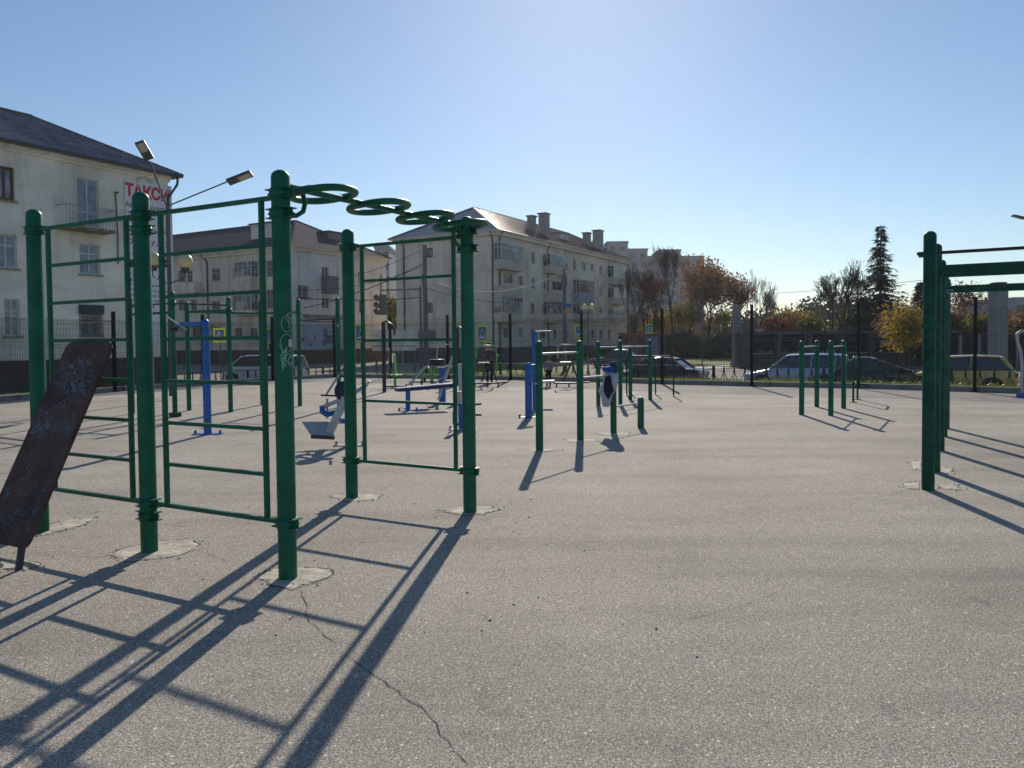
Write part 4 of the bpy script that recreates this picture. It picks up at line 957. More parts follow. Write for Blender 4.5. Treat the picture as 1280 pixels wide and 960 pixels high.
for F_, s in ((FR, .5), (FR, LR-.4), (FE, .4), (FE, LE-1.2)):
    m.tube([F_.P(s, ZE-.1, .5), F_.P(s, ZE-.9, .12), F_.P(s, SL, .12)], .08, 6)
x, _ = FR.px(684, 360); m.tube([FR.P(x, ZE-.1, .5), FR.P(x, ZE-.9, .12), FR.P(x, SL, .12)], .08, 6)
m.build('downpipe', PIPE, b3)
r3 = hip_roof(P3[0], U, V, LR, LE, ZE, 16.7, 5.8, METAL3, b3, over=.6, fascia=PLAST3)
BRK = mat('chimney_plaster', (.30, .29, .28), .85, var=.2)
def on_roof(px_, s_in): a_, _ = FR.px(px_, 300, -s_in); return FR.P(a_, 0, -s_in)
for x, si, w_, y0, y1 in ((664.5, 2.4, .9, 271, 294), (680, 1.6, 1.15, 268, 302), (733.5, 2.2, 1.0, 292, 310), (747.5, 1.6, 1.3, 289, 315)):
    a_, zt = FR.px(x, y0, -si); _, zb = FR.px(x, y1, -si); roofbox(FR.P(a_, 0, -si), U, w_, w_*.8, ZE+.1, zt, BRK, b3, cap=PIPE)
a_, z_ = FR.px(700, 300, -2.5); dormer(FR, a_, 13.0, 15.0, 2.4, 1.9, b3, PLASTG, METAL3)
a_, z_ = FR.px(712, 300, -2.5)
m = MB()
for i in range(46): x = i*.8; FR.box(m, x, x+.12, ZE+.28, ZE+.42, -.25, -.2)
FR.box(m, 0, LR, ZE+.32, ZE+.36, -.2, -.17); m.build('snow_guard', PIPE, b3)
# roof seams
m = MB(); n3 = Vector((-V.x, -V.y, 0)); sl = (16.7-ZE)/(LE/2+.6)
for i in range(1, 60):
    s = -.6+i*.65
    if s > LR+.6: break
    f = min(1, (s+.6)/6.4, (LR+.6-s)/6.4); m.bar(FR.P(s, ZE+.03, .6), FR.P(s, ZE+.03+(16.7-ZE)*f, .6-(LE/2+.6)*f), .03, .05)
m.build('roof_seams', METAL3, b3, kind='stuff')

# --- far towers
def tower(px0, px1, pyt, Y, label, m_=None, dep=14, rows_=None, grp=None):
    a = AT(px0, pyt, Y); c = AT(px1, pyt, Y); zt = a.z; x0, x1 = a.x, c.x
    t = thing('tower_block', label, 'building', ((x0+x1)/2, Y, SL)); m = MB(); m.box(((x0+x1)/2, Y+dep/2, (zt+SL)/2), (x1-x0, dep, zt-SL)); m.build('wall', m_ or FARW, t)
    m = MB(); k = max(2, int((x1-x0)/3.2)); r_ = int((zt-2)/3)
    for i in range(k):
        for j in range(r_):
            xx = x0+(i+.5)*(x1-x0)/k; m.box((xx, Y-.02, zt-1.8-j*3.0), (1.5, .1, 1.5))
    m.build('windows', GLASS, t, kind='stuff')
    m = MB(); m.box(((x0+x1)/2, Y+dep/2, zt+.3), (x1-x0+.4, dep+.4, .6)); m.build('parapet', m_ or FARW, t); return t
FARW = mat('far_panel', (.30, .31, .34), .8, var=.1, scale=.1)
tower(759, 785, 304, 240, 'pale tower block stepping above the far end of the long sand coloured block')
tower(785.5, 809.5, 313, 245, 'second grey tower block, lower, just right of the pale stepping tower')
tower(810, 824, 322, 262, 'low grey slab between the two far towers')
tower(825, 851, 314, 250, 'grey tower block behind the tall bare tree')
tower(851, 880, 322, 258, 'rightmost grey slab rising behind the orange leaved tree')
tower(741, 750.5, 303, 236, 'small pale block peeping over the chimneys of the long building')
tower(1269, 1296, 375, 160, 'pale high-rise at the right edge of the view', dep=20)
tower(1257, 1260.5, 386, 150, 'thin pale chimney-like block left of the right edge high-rise', dep=3)
tower(468, 486, 310, 190, 'pale far block seen in the gap between the corner block and the long block')

# ------------------------------------------------------------------ lamps, signs, poles
LED = mat('led_face', (.45, .43, .33), .3); GLOBE = mat('globe_glass', (.62, .52, .27), .25, var=.1); DG = mat('lamp_grey', (.07, .075, .08), .4, .3)
c = G(210, 500); Y = 22.0; c = AT(212, 440, Y); c = Vector((c.x, Y, 0)); lp = thing('street_lamp', 'twin-arm lamp post with two flat heads and two yellow globes beside the taxi banner', 'lamp post', c)
m = MB(); tp = AT(208.5, 258, Y); m.cyl(c+Vector((.0, 0, .1)), c+Vector((tp.x-c.x, 0, 3.2)), .045, .04); m.cyl(c+Vector((tp.x-c.x, 0, 3.2)), tp, .035, .03); m.build('pole', DG, lp)
m = MB(); m.cyl(tp, AT(188, 203, Y-.6), .02); m.cyl(tp, AT(287, 226, Y), .02); m.build('arm', DG, lp)
def led_head(a, b_, root, wd=.22, up=Z):
    m = MB(); m.bar(a, b_, wd, .07, up=up); h = m.build('lamp_head', DG, root)
    d_ = (b_-a).normalized(); sx_ = d_.cross(up).normalized(); uu = sx_.cross(d_)
    m = MB(); m.bar(a.lerp(b_, .45)-uu*.038, a.lerp(b_, .93)-uu*.038, wd*.72, .01, up=up); m.build('led_panel', LED, h)
a_ = AT(187, 199, Y-.6); b_ = AT(174, 177, Y-1.0); toc = (CP-a_).normalized(); led_head(a_, b_, lp, .26, up=-(toc+Z*-.4).normalized())
led_head(AT(285, 228, Y), AT(314.5, 216.5, Y), lp, .24, up=(Z+Vector((0, .45, 0))).normalized())
for x, y in ((231.5, 326.5), (191, 324)):
    q = AT(x, y, Y); m = MB(); m.sphere(q, .21, 18); m.build('globe', GLOBE, lp); m = MB(); m.lathe(q-Z*.26, [(.10, -.06), (.12, 0), (.12, .07)], 14); m.build('globe_holder', DG, lp)
m = MB(); zg = AT(231, 340, Y); m.tube([AT(231.5, 336, Y)-Z*.05, AT(231.5, 347, Y), AT(211, 355, Y), AT(191, 345, Y), AT(191, 334, Y)-Z*.05], .02, 6); m.build('globe_arm', DG, lp)
def globe_lamp(px_, Y, label, pxs=(730.5, 739.8), py=383.5):
    c = AT(px_, 440, Y); c = Vector((c.x, Y, SL)); t = thing('globe_lamp', label, 'lamp post', c)
    tp = AT(px_, py+7, Y); m = MB(); m.cyl(c, tp, .07, .05); m.build('pole', DG, t)
    for x in pxs: q = AT(x, py, Y); m = MB(); m.sphere(q, .21, 14); m.build('globe', GLOBE, t)
    m = MB(); m.bar(AT(pxs[0], py+5, Y), AT(pxs[1], py+5, Y), .05, .06); m.build('cross_arm', DG, t)
globe_lamp(735, 55, 'twin globe lamp post beyond the fence in front of the long building')
# lamp head at the top right
q = AT(1266, 269.5, 30); q2 = AT(1281, 273, 30); t = thing('street_lamp', 'street lamp whose dark head just enters at the right edge', 'lamp post', (AT(1330, 440, 30).x, 30, SL))
led_head(q2, q, t, .2); m = MB(); m.tube([q2, AT(1300, 276, 30), AT(1328, 290, 30), Vector((t.location.x, 30, SL))], .05, 8); m.build('pole', DG, t)
POLE = mat('concrete_pole', (.10, .11, .14), .7, var=.15); WIREM = mat('black_cable', (.02, .02, .025), 1.0, spec=.0)
def pole(px_, pt, Y, r, label, name='utility_pole'):
    c = AT(px_, 440, Y); c = Vector((c.x, Y, SL)); t = thing(name, label, 'utility pole', c); tp = AT(px_, pt, Y); tp.x = c.x
    m = MB(); m.cyl(c, tp, r, r*.75, n=10); m.build('pole', POLE, t); return t, c, tp
t, c, tp = pole(532.5, 306, 60, .22, 'tall grey utility pole in front of the long block end wall')
for q_, z_ in (((530.5, 350), (.35, .3, 1.0)), ((537, 384), (.35, .3, .7)), ((534, 316), (.6, .3, .5))):
    m = MB(); m.box(AT(*q_, 59.7), z_); m.build('junction_box', POLE, t)
t2, c2, tp2 = pole(526.5, 358, 58, .12, 'thinner grey pole touching the left side of the tall utility pole')
q1 = AT(476.5, 363, 58); q0 = AT(526.5, 361, 58); m = MB(); m.cyl(q0, q1, .06); m.cyl(AT(476, 343, 58), AT(476, 372, 58), .05); m.build('mast_arm', POLE, t2)
m = MB(); m.box(AT(478.5, 381, 58.1), (.55, .3, 1.55)); sg = m.build('signal_housing', DG, t2)
for y in (372.5, 381.5, 390):
    m = MB(); q = AT(471, y, 57.9); m.cyl(q, q+Vector((.0, .3, 0)), .21, n=14); m.tube([q+Vector((-.22, -.1, .0)), q+Vector((-.15, -.2, .18)), q+Vector((0, -.22, .24)), q+Vector((.15, -.2, .18))], .04, 5); m.build('signal_lamp', mat('signal_black', (.02, .012, .012), .4), sg)
    m = MB(); m.cyl(q+Vector((0, -.005, 0)), q+Vector((0, .0, 0)), .15, n=14); m.build('signal_lens', mat('signal_lens', (.12, .02, .02), .3), sg)
t, c, tp = pole(706, 336, 57, .17, 'grey pole with a small street lamp and a blue street plate')
m = MB(); m.bar(AT(707, 340, 57), AT(714, 340, 56.6), .2, .12); m.build('lamp_head', LED, t)
m = MB(); q = AT(708.5, 382, 56.7); m.box(q, (.7, .04, .32)); m.build('street_plate', mat('blue_plate', (.02, .09, .25), .5), t)
m = MB(); q = AT(709, 389, 56.7); m.box(q, (.5, .04, .25)); m.build('small_plate', mat('orange_plate', (.35, .15, .1), .5), t)
m = MB(); q = AT(705, 352, 56.7); m.box(q, (.45, .3, .7)); m.build('junction_box', POLE, t)
# billboard and cabinet
Y = 50; t = thing('billboard', 'white hoarding behind the black pole, in front of the long building', 'billboard', (AT(495, 440, Y).x, Y, SL))
a_ = AT(465, 412, Y); c_ = AT(520.5, 438, Y); m = MB(); m.box(((a_.x+c_.x)/2, Y, (a_.z+c_.z)/2), (c_.x-a_.x, .1, a_.z-c_.z)); m.build('panel', mat('hoarding', (.5, .49, .5), .6, var=.25, scale=1.2), t)
m = MB()
for x in (470, 495, 518): q = AT(x, 438, Y); m.box((q.x, Y+.1, (q.z+SL)/2), (.12, .12, q.z-SL+.2))
m.box(((a_.x+c_.x)/2, Y-.01, a_.z-1.1), (c_.x-a_.x, .1, .05)); m.build('support', DG, t)
a_ = AT(523, 413, 56); c_ = AT(545, 425, 56); t = thing('lamp_bank', 'dark signal back plate mounted low on the tall utility pole', 'sign', (a_.x, 56, SL))
m = MB(); m.box(((a_.x+c_.x)/2, 56, (a_.z+c_.z)/2), (c_.x-a_.x, .2, a_.z-c_.z)); m.build('back_plate', POLE, t); m = MB(); m.cyl(((a_.x+c_.x)/2, 56.15, SL), ((a_.x+c_.x)/2, 56.15, c_.z), .06); m.build('post', POLE, t)
# crossing signs
YB = mat('sign_lime', (.50, .62, .05), .5, var=.03); SB = mat('sign_blue', (.02, .11, .33), .45, var=.03); SW = mat('sign_white', (.7, .7, .7), .5, var=.03)
def cross_sign(x0, y0, x1, y1, Y, label, yaw=0.0, post=True):
    a, c = AT(x0, y0, Y), AT(x1, y1, Y); cx, cz = (a.x+c.x)/2, (a.z+c.z)/2; W_, H_ = max(.08, (c.x-a.x)), a.z-c.z
    if abs(yaw) > 1: W_ = H_*.75
    t = thing('crossing_sign', label, 'road sign', (cx, Y, SL)); M3 = Matrix.Rotation(yaw, 3, 'Z'); o = Vector((cx, Y, cz))
    def q(m, x, z, w_, h_, k, thk): m.box(o+M3@Vector((x, -k, z)), (w_, thk, h_), rz=yaw)
    m = MB(); q(m, 0, 0, W_, H_, 0, .03); m.build('backboard', YB, t)
    m = MB(); q(m, 0, 0, W_*.72, H_*.74, .02, .015); m.build('blue_panel', SB, t)
    m = MB(); w2, h2 = W_*.56, H_*.56
    m.add([o+M3@Vector((x, -.031, z)) for x, z in ((-w2/2, -h2/2), (w2/2, -h2/2), (0, h2/2))], [(0, 1, 2)]); m.build('white_triangle', SW, t)
    m = MB(); s = H_*.5
    L_ = lambda pts, r_: m.tube([o+M3@Vector((x*s, -.036, z*s)) for x, z in pts], r_*s, 5)
    L_([(0, .10), (0, -.10)], .07); L_([(0, -.08), (-.16, -.42)], .06); L_([(0, -.08), (.16, -.40)], .06); L_([(0, .08), (.15, -.08)], .05); L_([(0, .08), (-.14, -.05)], .05); m.sphere(o+M3@Vector((0, -.036, .2*s)), .08*s, 8)
    m.build('walking_figure', mat('sign_black', (.01, .01, .01), .5), t)
    if post: m = MB(); m.cyl((cx, Y+.08, SL), (cx, Y+.08, cz+H_/2), .035, n=8); m.build('post', DG, t)
cross_sign(266.5, 410, 282, 428, 46, 'lime bordered crossing sign nearest the blue arm machine')
cross_sign(334, 410, 338, 430, 46, 'lime crossing sign turned edge on beside the second big post', R(84))
cross_sign(443.5, 405, 458, 428, 48, 'lime bordered crossing sign at the corner block, left of the traffic light')
cross_sign(596, 406, 609, 427.5, 46, 'lime bordered crossing sign directly right of the rightmost big post', R(10))
cross_sign(718, 406, 729, 423, 50, 'lime bordered crossing sign behind the twin globe lamp', R(-8))
cross_sign(807, 405, 815.5, 417, 62, 'small lime crossing sign in front of the red kiosk', R(-20)); 
# wires
def cable(p, q, sag, r_, label, m_=WIREM, n=14):
    pts = [Vector(p).lerp(Vector(q), i/n)-Z*sag*4*(i/n)*(1-i/n) for i in range(n+1)]; m = MB(); m.tube(pts, r_, 4); tag(m.build('overhead_cable', m_), label, 'cable', 'overhead cables')
    return
cable(AT(532, 310, 60), AT(420, 350, 66), .3, .02, 'thin cable from the top of the tall pole towards the corner block')
cable(AT(532, 328, 60), AT(380, 385, 70), .4, .035, 'dark cable from the tall pole down across the corner block')
cable(AT(531, 332, 60), AT(370, 362, 64), .6, .02, 'second dark cable from the tall pole running left')
cable(AT(706, 339, 57), AT(545, 353, 59), 1.1, .035, 'pale sunlit cable sagging across the long facade', mat('pale_cable', (.5, .5, .48), .4))
cable(AT(1281, 334, 60), AT(850, 370, 95), .6, .02, 'thin cable crossing the sky at right')
cable(AT(532, 360, 60), AT(640, 378, 62), .3, .018, 'thin cable right of the tall pole, below the eaves')
cable(AT(370, 372, 60), AT(525, 372, 60), .2, .03, 'level cable passing in front of the corner block')

# ------------------------------------------------------------------ cars
TYRE = mat('tyre', (.015, .015, .016), .8); RIM = mat('rim', (.3, .3, .31), .3, .7); CGL = mat('car_glass', (.02, .025, .035), .05, spec=1.0); HL = mat('headlight', (.6, .6, .6), .1); TL = mat('taillight', (.35, .015, .02), .25); BUMP = mat('dark_trim', (.02, .02, .022), .5)
def car(name, label, loc, rz, paint, L=4.5, W_=1.78, Ht=1.48, kind='sedan', front_bright=None):
    t = thing(name, label, 'car', loc, rz); w2 = W_/2
    P = dict(sedan=dict(hood=.86, belt=.92, xa=.95, xb=.22, xc=-.95, xd=-1.62, tail=.98), wagon=dict(hood=.92, belt=1.0, xa=1.15, xb=.45, xc=-1.75, xd=-2.05, tail=1.0), hatch=dict(hood=.88, belt=.95, xa=1.05, xb=.35, xc=-1.5, xd=-1.9, tail=1.0), fast=dict(hood=.84, belt=.92, xa=.95, xb=.25, xc=-.45, xd=-1.85, tail=.96), van=dict(hood=1.0, belt=1.05, xa=1.65, xb=.95, xc=-2.0, xd=-2.15, tail=1.05))[kind]
    st = []
    h2 = L/2
    for x, wf, zb, zt in ((h2, .62, .32, .52), (h2-.06, .80, .24, .66), (h2-.25, .92, .20, .72), (h2-.7, .99, .20, P['hood']-.08), (P['xa']+.05, 1, .20, P['hood']), (P['xa']-.25, 1, .20, P['belt']), (0, 1, .20, P['belt']), (P['xc'], 1, .20, P['belt']+.02), (P['xd']-.02, .985, .20, P['tail'] if kind == 'sedan' else P['belt']+.02), (-h2+.22, .94, .22, P['tail']-.03), (-h2+.05, .85, .28, P['tail']-.12), (-h2, .72, .34, P['tail']-.28)):
        st.append((x, w2*wf, zb, zt))
    m = MB(); vs = []; K = 12
    for x, ww, zb, zt in st:
        mid = zb+(zt-zb)*.55
        half = [(ww*.86, zb), (ww*.97, zb+.10), (ww, mid), (ww*.985, zt-.10), (ww*.93, zt-.02), (ww*.6, zt+.015)]
        vs += [Vector((x, y, z)) for y, z in half]+[Vector((x, -y, z)) for y, z in half[::-1]]
    n = len(st); m.add(vs, [(i*K+k, i*K+(k+1) % K, (i+1)*K+(k+1) % K, (i+1)*K+k) for i in range(n-1) for k in range(K)], True)
    m.add(vs, [tuple(range(K))[::-1], tuple(range((n-1)*K, n*K))])
    body = m.build('body', paint, t, local=True)
    wr = w2*.90; wt = w2*.70; zb = P['belt']-.03; zr = Ht-.045
    gv = [(P['xa'], wr*.97, zb-.03), (P['xb'], wt, zr), (P['xc'], wt, zr-.02), (P['xd'], wr*.96, zb), ]
    m = MB(); vs = [Vector((x, s*y, z)) for s in (1, -1) for x, y, z in gv]
    m.add(vs, [(0, 1, 2, 3), (7, 6, 5, 4), (0, 4, 5, 1), (3, 2, 6, 7)]); m.build('windows', CGL, t, local=True)
    m = MB(); vs = []; RX = [P['xb']+.06, P['xb']-.12, (P['xb']+P['xc'])/2, P['xc']+.1, P['xc']-.08]; RZ = [-.03, .015, .045, .02, -.045]
    for x, dz in zip(RX, RZ):
        for s, dd in ((1.03, -.03), (.96, .012), (.6, .035), (0, .045), (-.6, .035), (-.96, .012), (-1.03, -.03)): vs.append(Vector((x, wt*s, zr+dz+dd)))
    m.add(vs, [(i*7+k, i*7+k+1, (i+1)*7+k+1, (i+1)*7+k) for i in range(4) for k in range(6)], True)
    m.build('roof', paint, t, local=True)
    m = MB()
    for s in (1, -1):
        a, b_, c, d_ = [Vector((x, s*(y+.008), z)) for x, y, z in gv]
        m.bar(a, b_, .05, .06); m.bar(c, d_, .07 if kind == 'sedan' else .1, .1); xm = (P['xb']+P['xc'])/2+.1
        m.bar(Vector((xm, s*(wr+.004), zb)), Vector((xm-.04, s*(wt+.006), zr)), .07, .04, up=Vector((1, 0, 0)))
        if kind != 'hatch': m.bar(Vector((P['xc']+.28, s*(wr+.004), zb)), Vector((P['xc']+.22, s*(wt+.006), zr)), .06, .04, up=Vector((1, 0, 0)))
        m.bar(a, d_, .03, .03)
    m.build('pillars', paint, t, local=True)
    for x in (h2-.82, -h2+.85):
        for s in (1, -1):
            m = MB(); m.cyl((x, s*(w2-.02), .33), (x, s*(w2+.004), .33), .385, n=20); m.build('wheel_arch', BUMP, body, local=True)
            m = MB(); m.cyl((x, s*(w2-.2), .31), (x, s*(w2+.012), .31), .31, n=20); wh = m.build('wheel', TYRE, t, local=True)
            m = MB(); m.cyl((x, s*(w2+.011), .31), (x, s*(w2+.02), .31), .19, n=14)
            for k in range(5): a_ = k*1.2566; m.bar((x, s*(w2+.018), .31), (x+.19*math.cos(a_), s*(w2+.018), .31+.19*math.sin(a_)), .03, .03)
            m.build('rim', RIM, wh, local=True)
    for s in (1, -1):
        m = MB(); m.sphere((h2-.16, s*w2*.70, .66), .14, 10, (.8, 1.1, .55)); m.build('headlight', HL, t, local=True)
        m = MB(); m.box((-h2+.09, s*w2*.76, P['tail']-.22), (.14, .26, .16)); m.build('taillight', TL, t, local=True)
        m = MB(); m.sphere((P['xa']-.22, s*(w2+.08), P['belt']+.08), .1, 8, (.6, 1, .7)); m.build('mirror', paint, t, local=True)
        for xh in (.35, -.6): m = MB(); m.box((xh, s*(w2+.008), .80), (.16, .02, .03)); m.build('door_handle', paint, t, local=True)
        m = MB()
        for xh in (P['xa']-.12, .05, -.95): m.box((xh, s*(w2*1.0), .58), (.008, .012, .56))
        m.build('door_gap', BUMP, body, local=True)
    m = MB(); m.box((h2-.02, 0, .42), (.06, W_*.62, .16)); m.box((-h2+.02, 0, .42), (.06, W_*.6, .1)); m.build('grille', BUMP, t, local=True)
    m = MB(); m.box((-h2+.0, 0, .62), (.02, .5, .11)); m.build('number_plate', SW, t, local=True)
    return t
def at_street(px_, Y): p = AT(px_, 440, Y); return Vector((p.x, Y, SL))
av = math.atan2(V.y, V.x)
C1 = mat('pale_blue_car', (.42, .47, .60), .25, .15, var=.02, coat=.6); C2 = mat('black_blue_car', (.012, .013, .03), .2, .3, var=.02, coat=.7); C3 = mat('maroon_car', (.06, .008, .02), .2, .3, var=.02, coat=.7); C4 = mat('gold_car', (.62, .43, .13), .35, .0, var=.02, coat=.5); C5 = mat('white_car', (.6, .61, .64), .3, var=.02, coat=.5); C6 = mat('grey_car', (.2, .21, .23), .3, .4, var=.02); C7 = mat('violet_car', (.12, .08, .16), .3, .4, var=.02)
car('estate_car', 'pale blue estate car parked beyond the fence behind the four dark green posts', at_street(1000, 33), av, C1, 4.5, Ht=1.56, kind='wagon')
car('saloon_car', 'dark blue saloon with red tail light, parked right of the pale blue estate', at_street(1078, 31.0), av, C2, 4.0, Ht=1.45, kind='fast')
car('saloon_car', 'maroon saloon with its boot to the right, beyond the centre bars', at_street(820, 34), av, C3, 4.4, Ht=1.46, kind='sedan')
car('hatchback_car', 'gold hatchback parked between the pull up frame and grey column at right', at_street(1195, 30.2), av, C4, 4.1, Ht=1.5, kind='hatch')
car('minivan', 'white minivan seen through the left ladders in front of the corner block', at_street(330, 41), R(165), C5, 4.4, Ht=1.62, kind='van')
car('distant_car', 'small dark teal car facing the viewer on the far road left of the grey pillar', at_street(881, 100), R(-100), mat('teal_car', (.05, .1, .1), .3), 4.2, kind='hatch')
car('distant_car', 'small silver car on the far road touching the grey pillar', at_street(905, 104), R(-125), C6, 4.4, kind='wagon')
car('distant_car', 'violet car on the street behind the upper horizontal fence wires', at_street(772, 62), av, C7, 4.4, kind='sedan')
car('distant_car', 'dark estate car half hidden by trees left of the teal car', at_street(848, 110), av, C2, 4.4, kind='wagon')

# ------------------------------------------------------------------ pavilion, columns, kiosks
GREYC = mat('grey_render', (.19, .20, .22), .8, var=.12); DARK = mat('dark_shopfront', (.012, .014, .018), .5, spec=.2); PAVG = mat('pavilion_render', (.09, .095, .105), .8, var=.25, scale=1)
Yp = 58; xa, xb = AT(934, 440, Yp).x, AT(1206, 440, Yp).x; zt = AT(1060, 413.5, Yp).z
t = thing('pavilion', 'long low dark pavilion with grey pillars behind the parked cars', 'building', ((xa+xb)/2, Yp, SL))
m = MB(); m.box(((xa+xb)/2, Yp+2.2, (zt+SL)/2-.1), (xb-xa, 4, zt-SL-.3)); m.build('wall', PAVG, t)
m = MB(); m.box(((xa+xb)/2, Yp+1.9, zt-.1), (xb-xa+.8, 5, .22)); m.build('roof', PAVG, t)
nb = 7; wb = (xb-xa)/nb
for i in range(nb+1): m = MB(); m.box((xa+i*wb, Yp-.1, (zt+SL)/2-.1), (.32, .32, zt-SL-.2)); m.build('pillar', PAVG, t)
for i in range(nb):
    x = xa+(i+.5)*wb; m = MB(); m.box((x, Yp+.17, SL+1.95), (wb-.6, .05, 1.55)); wi = m.build('window', DARK, t)
    m = MB(); m.box((x, Yp+.12, SL+1.12), (wb-.5, .12, .08)); m.build('sill', PAVE, wi)
    if i in (0, 1, 2): 
        m = MB(); rg = random.Random(i)
        for k in range(9): m.sphere((x+rg.uniform(-.9, .9), Yp+.1, SL+1.22+rg.uniform(0, .1)), .08, 6)
        m.build('flower_row', mat('dry_flowers', (.25, .2, .14), .8), wi, kind='stuff')
    if i == 4: m = MB(); m.box((x, Yp+.13, SL+2.0), (.9, .03, .7)); m.build('notice', STK, wi)
m = MB(); m.box(((xa+xb)/2, Yp-.02, SL+.45), (xb-xa, .3, .9)); m.build('low_wall', mat('green_grey_wall', (.05, .06, .055), .8), t)
def column(px_, Y, pt, wd, label, cap='flat'):
    c = at_street(px_, Y); t = thing('monument_column', label, 'column', c); tp = AT(px_, pt, Y).z
    m = MB(); m.box(c+Z*(tp-SL)/2, (wd, wd, tp-SL), rz=.1); m.build('shaft', GREYC, t)
    m = MB(); m.box(c+Z*.2, (wd+.25, wd+.25, .4), rz=.1); m.build('plinth', GREYC, t)
    if cap == 'rings':
        m = MB(); m.cyl(c+Z*(tp-SL), c+Z*(tp-SL+.35), .07); m.build('neck', DG, t)
        for k, r_ in enumerate((.30, .34, .40)): m = MB(); m.lathe(c+Z*(tp-SL+.08+.13*k), [(.001, -.05), (r_, -.04), (r_, .03), (.001, .04)], 16); m.build('cap_ring', DG, t)
    else: m = MB(); m.box(c+Z*(tp-SL+.08), (wd+.25, wd+.25, .16), rz=.1); m.build('cap', GREYC, t)
    return t
column(1247, 40, 362, .64, 'square grey column with stacked round cap behind the right hand beams', 'rings')
column(921, 60, 386, .52, 'slim grey pillar at the left end of the long pavilion')
# right kiosks
Yk = 52; xa, xb = AT(1196, 440, Yk).x, AT(1300, 440, Yk).x; zt = AT(1240, 418, Yk).z
t = thing('kiosk', 'dark kiosk row with a red trimmed roof behind the gold hatchback', 'kiosk', ((xa+xb)/2, Yk, SL))
m = MB(); m.box(((xa+xb)/2, Yk+2, (zt+SL)/2), (xb-xa, 4, zt-SL)); m.build('wall', DARK, t)
m = MB(); m.box(((xa+xb)/2+1.5, Yk+1.8, zt+.06), (xb-xa-3, 4.6, .16)); m.build('roof', mat('red_trim', (.22, .03, .03), .6), t)
for i in range(5): m = MB(); m.box((xa+.2+i*1.3, Yk-.05, (zt+SL)/2), (.18, .1, zt-SL)); m.build('mullion', GREYC, t)
t = thing('kiosk', 'small red and purple kiosk on the street behind the horizontal fence wires', 'kiosk', at_street(805, 68)); c = t.location
m = MB(); m.box(c+Z*1.5, (2.8, 3, 2.7), rz=.3); m.build('wall', mat('kiosk_wall', (.10, .03, .045), .5, col2=(.20, .11, .12), scale=1.5), t); m = MB(); m.box(c+Z*2.8, (3.4, 3.6, .2), rz=.3); m.build('roof', mat('kiosk_roof', (.28, .10, .08), .4), t)
m = MB(); m.box(c+Vector((.45, -1.55, 1.6)), (1.1, .1, 1.9), rz=.3); m.build('window', mat('kiosk_window', (.2, .24, .3), .2), t)
# small street signs at right centre
def plate_sign(px_, y0, y1, w_, Y, m_, label, pt):
    c = at_street(px_, Y); t = thing('street_sign', label, 'sign', c); a, b_ = AT(px_, y0, Y).z, AT(px_, y1, Y).z; hh = a-b_
    m = MB(); m.cyl(c, Vector((c.x, Y, AT(px_, pt, Y).z)), .05, n=8); m.build('post', POLE, t)
    m = MB(); m.box((c.x-.35, Y-.06, (a+b_)/2), (w_, .04, hh)); m.build('plate', m_, t)
plate_sign(878, 403.5, 416, .62, 62, mat('pink_plate', (.34, .16, .17), .5), 'tall grey post with a pinkish plate on the far lawn', 365)
plate_sign(955, 411, 418, .6, 70, mat('pink_plate2', (.4, .3, .28), .5), 'small pale plate on a post above the pavilion roof', 409)

# ------------------------------------------------------------------ trees
BARK = mat('bark', (.045, .036, .032), .9, var=.3); BARKL = mat('pale_bark', (.12, .11, .10), .9, var=.3)
LO = mat('orange_leaf', (.12, .055, .026), .7, col2=(.29, .15, .06), scale=1.2); LY = mat('yellow_leaf', (.22, .15, .025), .7, col2=(.46, .31, .05), scale=1.0); LG = mat('olive_leaf', (.08, .09, .02), .7, col2=(.22, .19, .04), scale=1.0); LR_ = mat('russet_leaf', (.08, .02, .012), .7, col2=(.16, .05, .03), scale=1.2); LN = mat('needle', (.008, .02, .013), .8, col2=(.02, .04, .022), scale=2)
for q_ in (LO, LY, LG, LR_, GRASSB): leafy(q_)
leafy(LN, .15)
def grow(m, p, d_, L, r_, depth, rg, tips, spread, upb, nch=3, minr=.013):
    q = p; dd = d_.copy(); segs = 2 if depth > 2 else 1; pts = [p]; rs = [r_]
    for i in range(segs):
        dd = (dd+Vector((rg.uniform(-.12, .12), rg.uniform(-.12, .12), rg.uniform(-.02, .10)))).normalized(); q = q+dd*L/segs; pts.append(q); rs.append(max(minr, r_*(1-.32*(i+1)/segs)))
    m.tube(pts, rs, 5 if depth > 3 else 3, caps=False)
    if depth <= 0: tips.append(q); return
    if depth <= 2: tips.append(q)
    for k in range(nch):
        az = rg.uniform(0, 6.28); sp = spread*rg.uniform(.5, 1.2); t_ = Vector((math.cos(az), math.sin(az), 0))
        s_ = dd.cross(t_); 
        if s_.length < .05: continue
        s_.normalize(); nd = (dd*math.cos(sp)+s_*math.sin(sp)+Z*upb).normalized()
        st_ = q if k < 2 else pts[-2].lerp(q, rg.uniform(.3, 1))
        grow(m, st_, nd, L*rg.uniform(.62, .86), rs[-1]*rg.uniform(.6, .8), depth-1, rg, tips, spread, upb, nch, minr)
def leaves(m, c, n, rad, size, rg):
    for _ in range(n):
        p = c+Vector((rg.uniform(-2, 2)*rad, rg.uniform(-2, 2)*rad, rg.uniform(-1.6, 1.5)*rad)); a = Vector((rg.uniform(-1, 1), rg.uniform(-1, 1), rg.uniform(-1, 1))).normalized(); b_ = a.cross(Vector((rg.uniform(-1, 1), rg.uniform(-1, 1), rg.uniform(-1, 1)))).normalized(); s = size*rg.uniform(.6, 1.3)
        m.add([p-a*s, p+b_*s*.6, p+a*s, p-b_*s*.6], [(0, 1, 2, 3)])
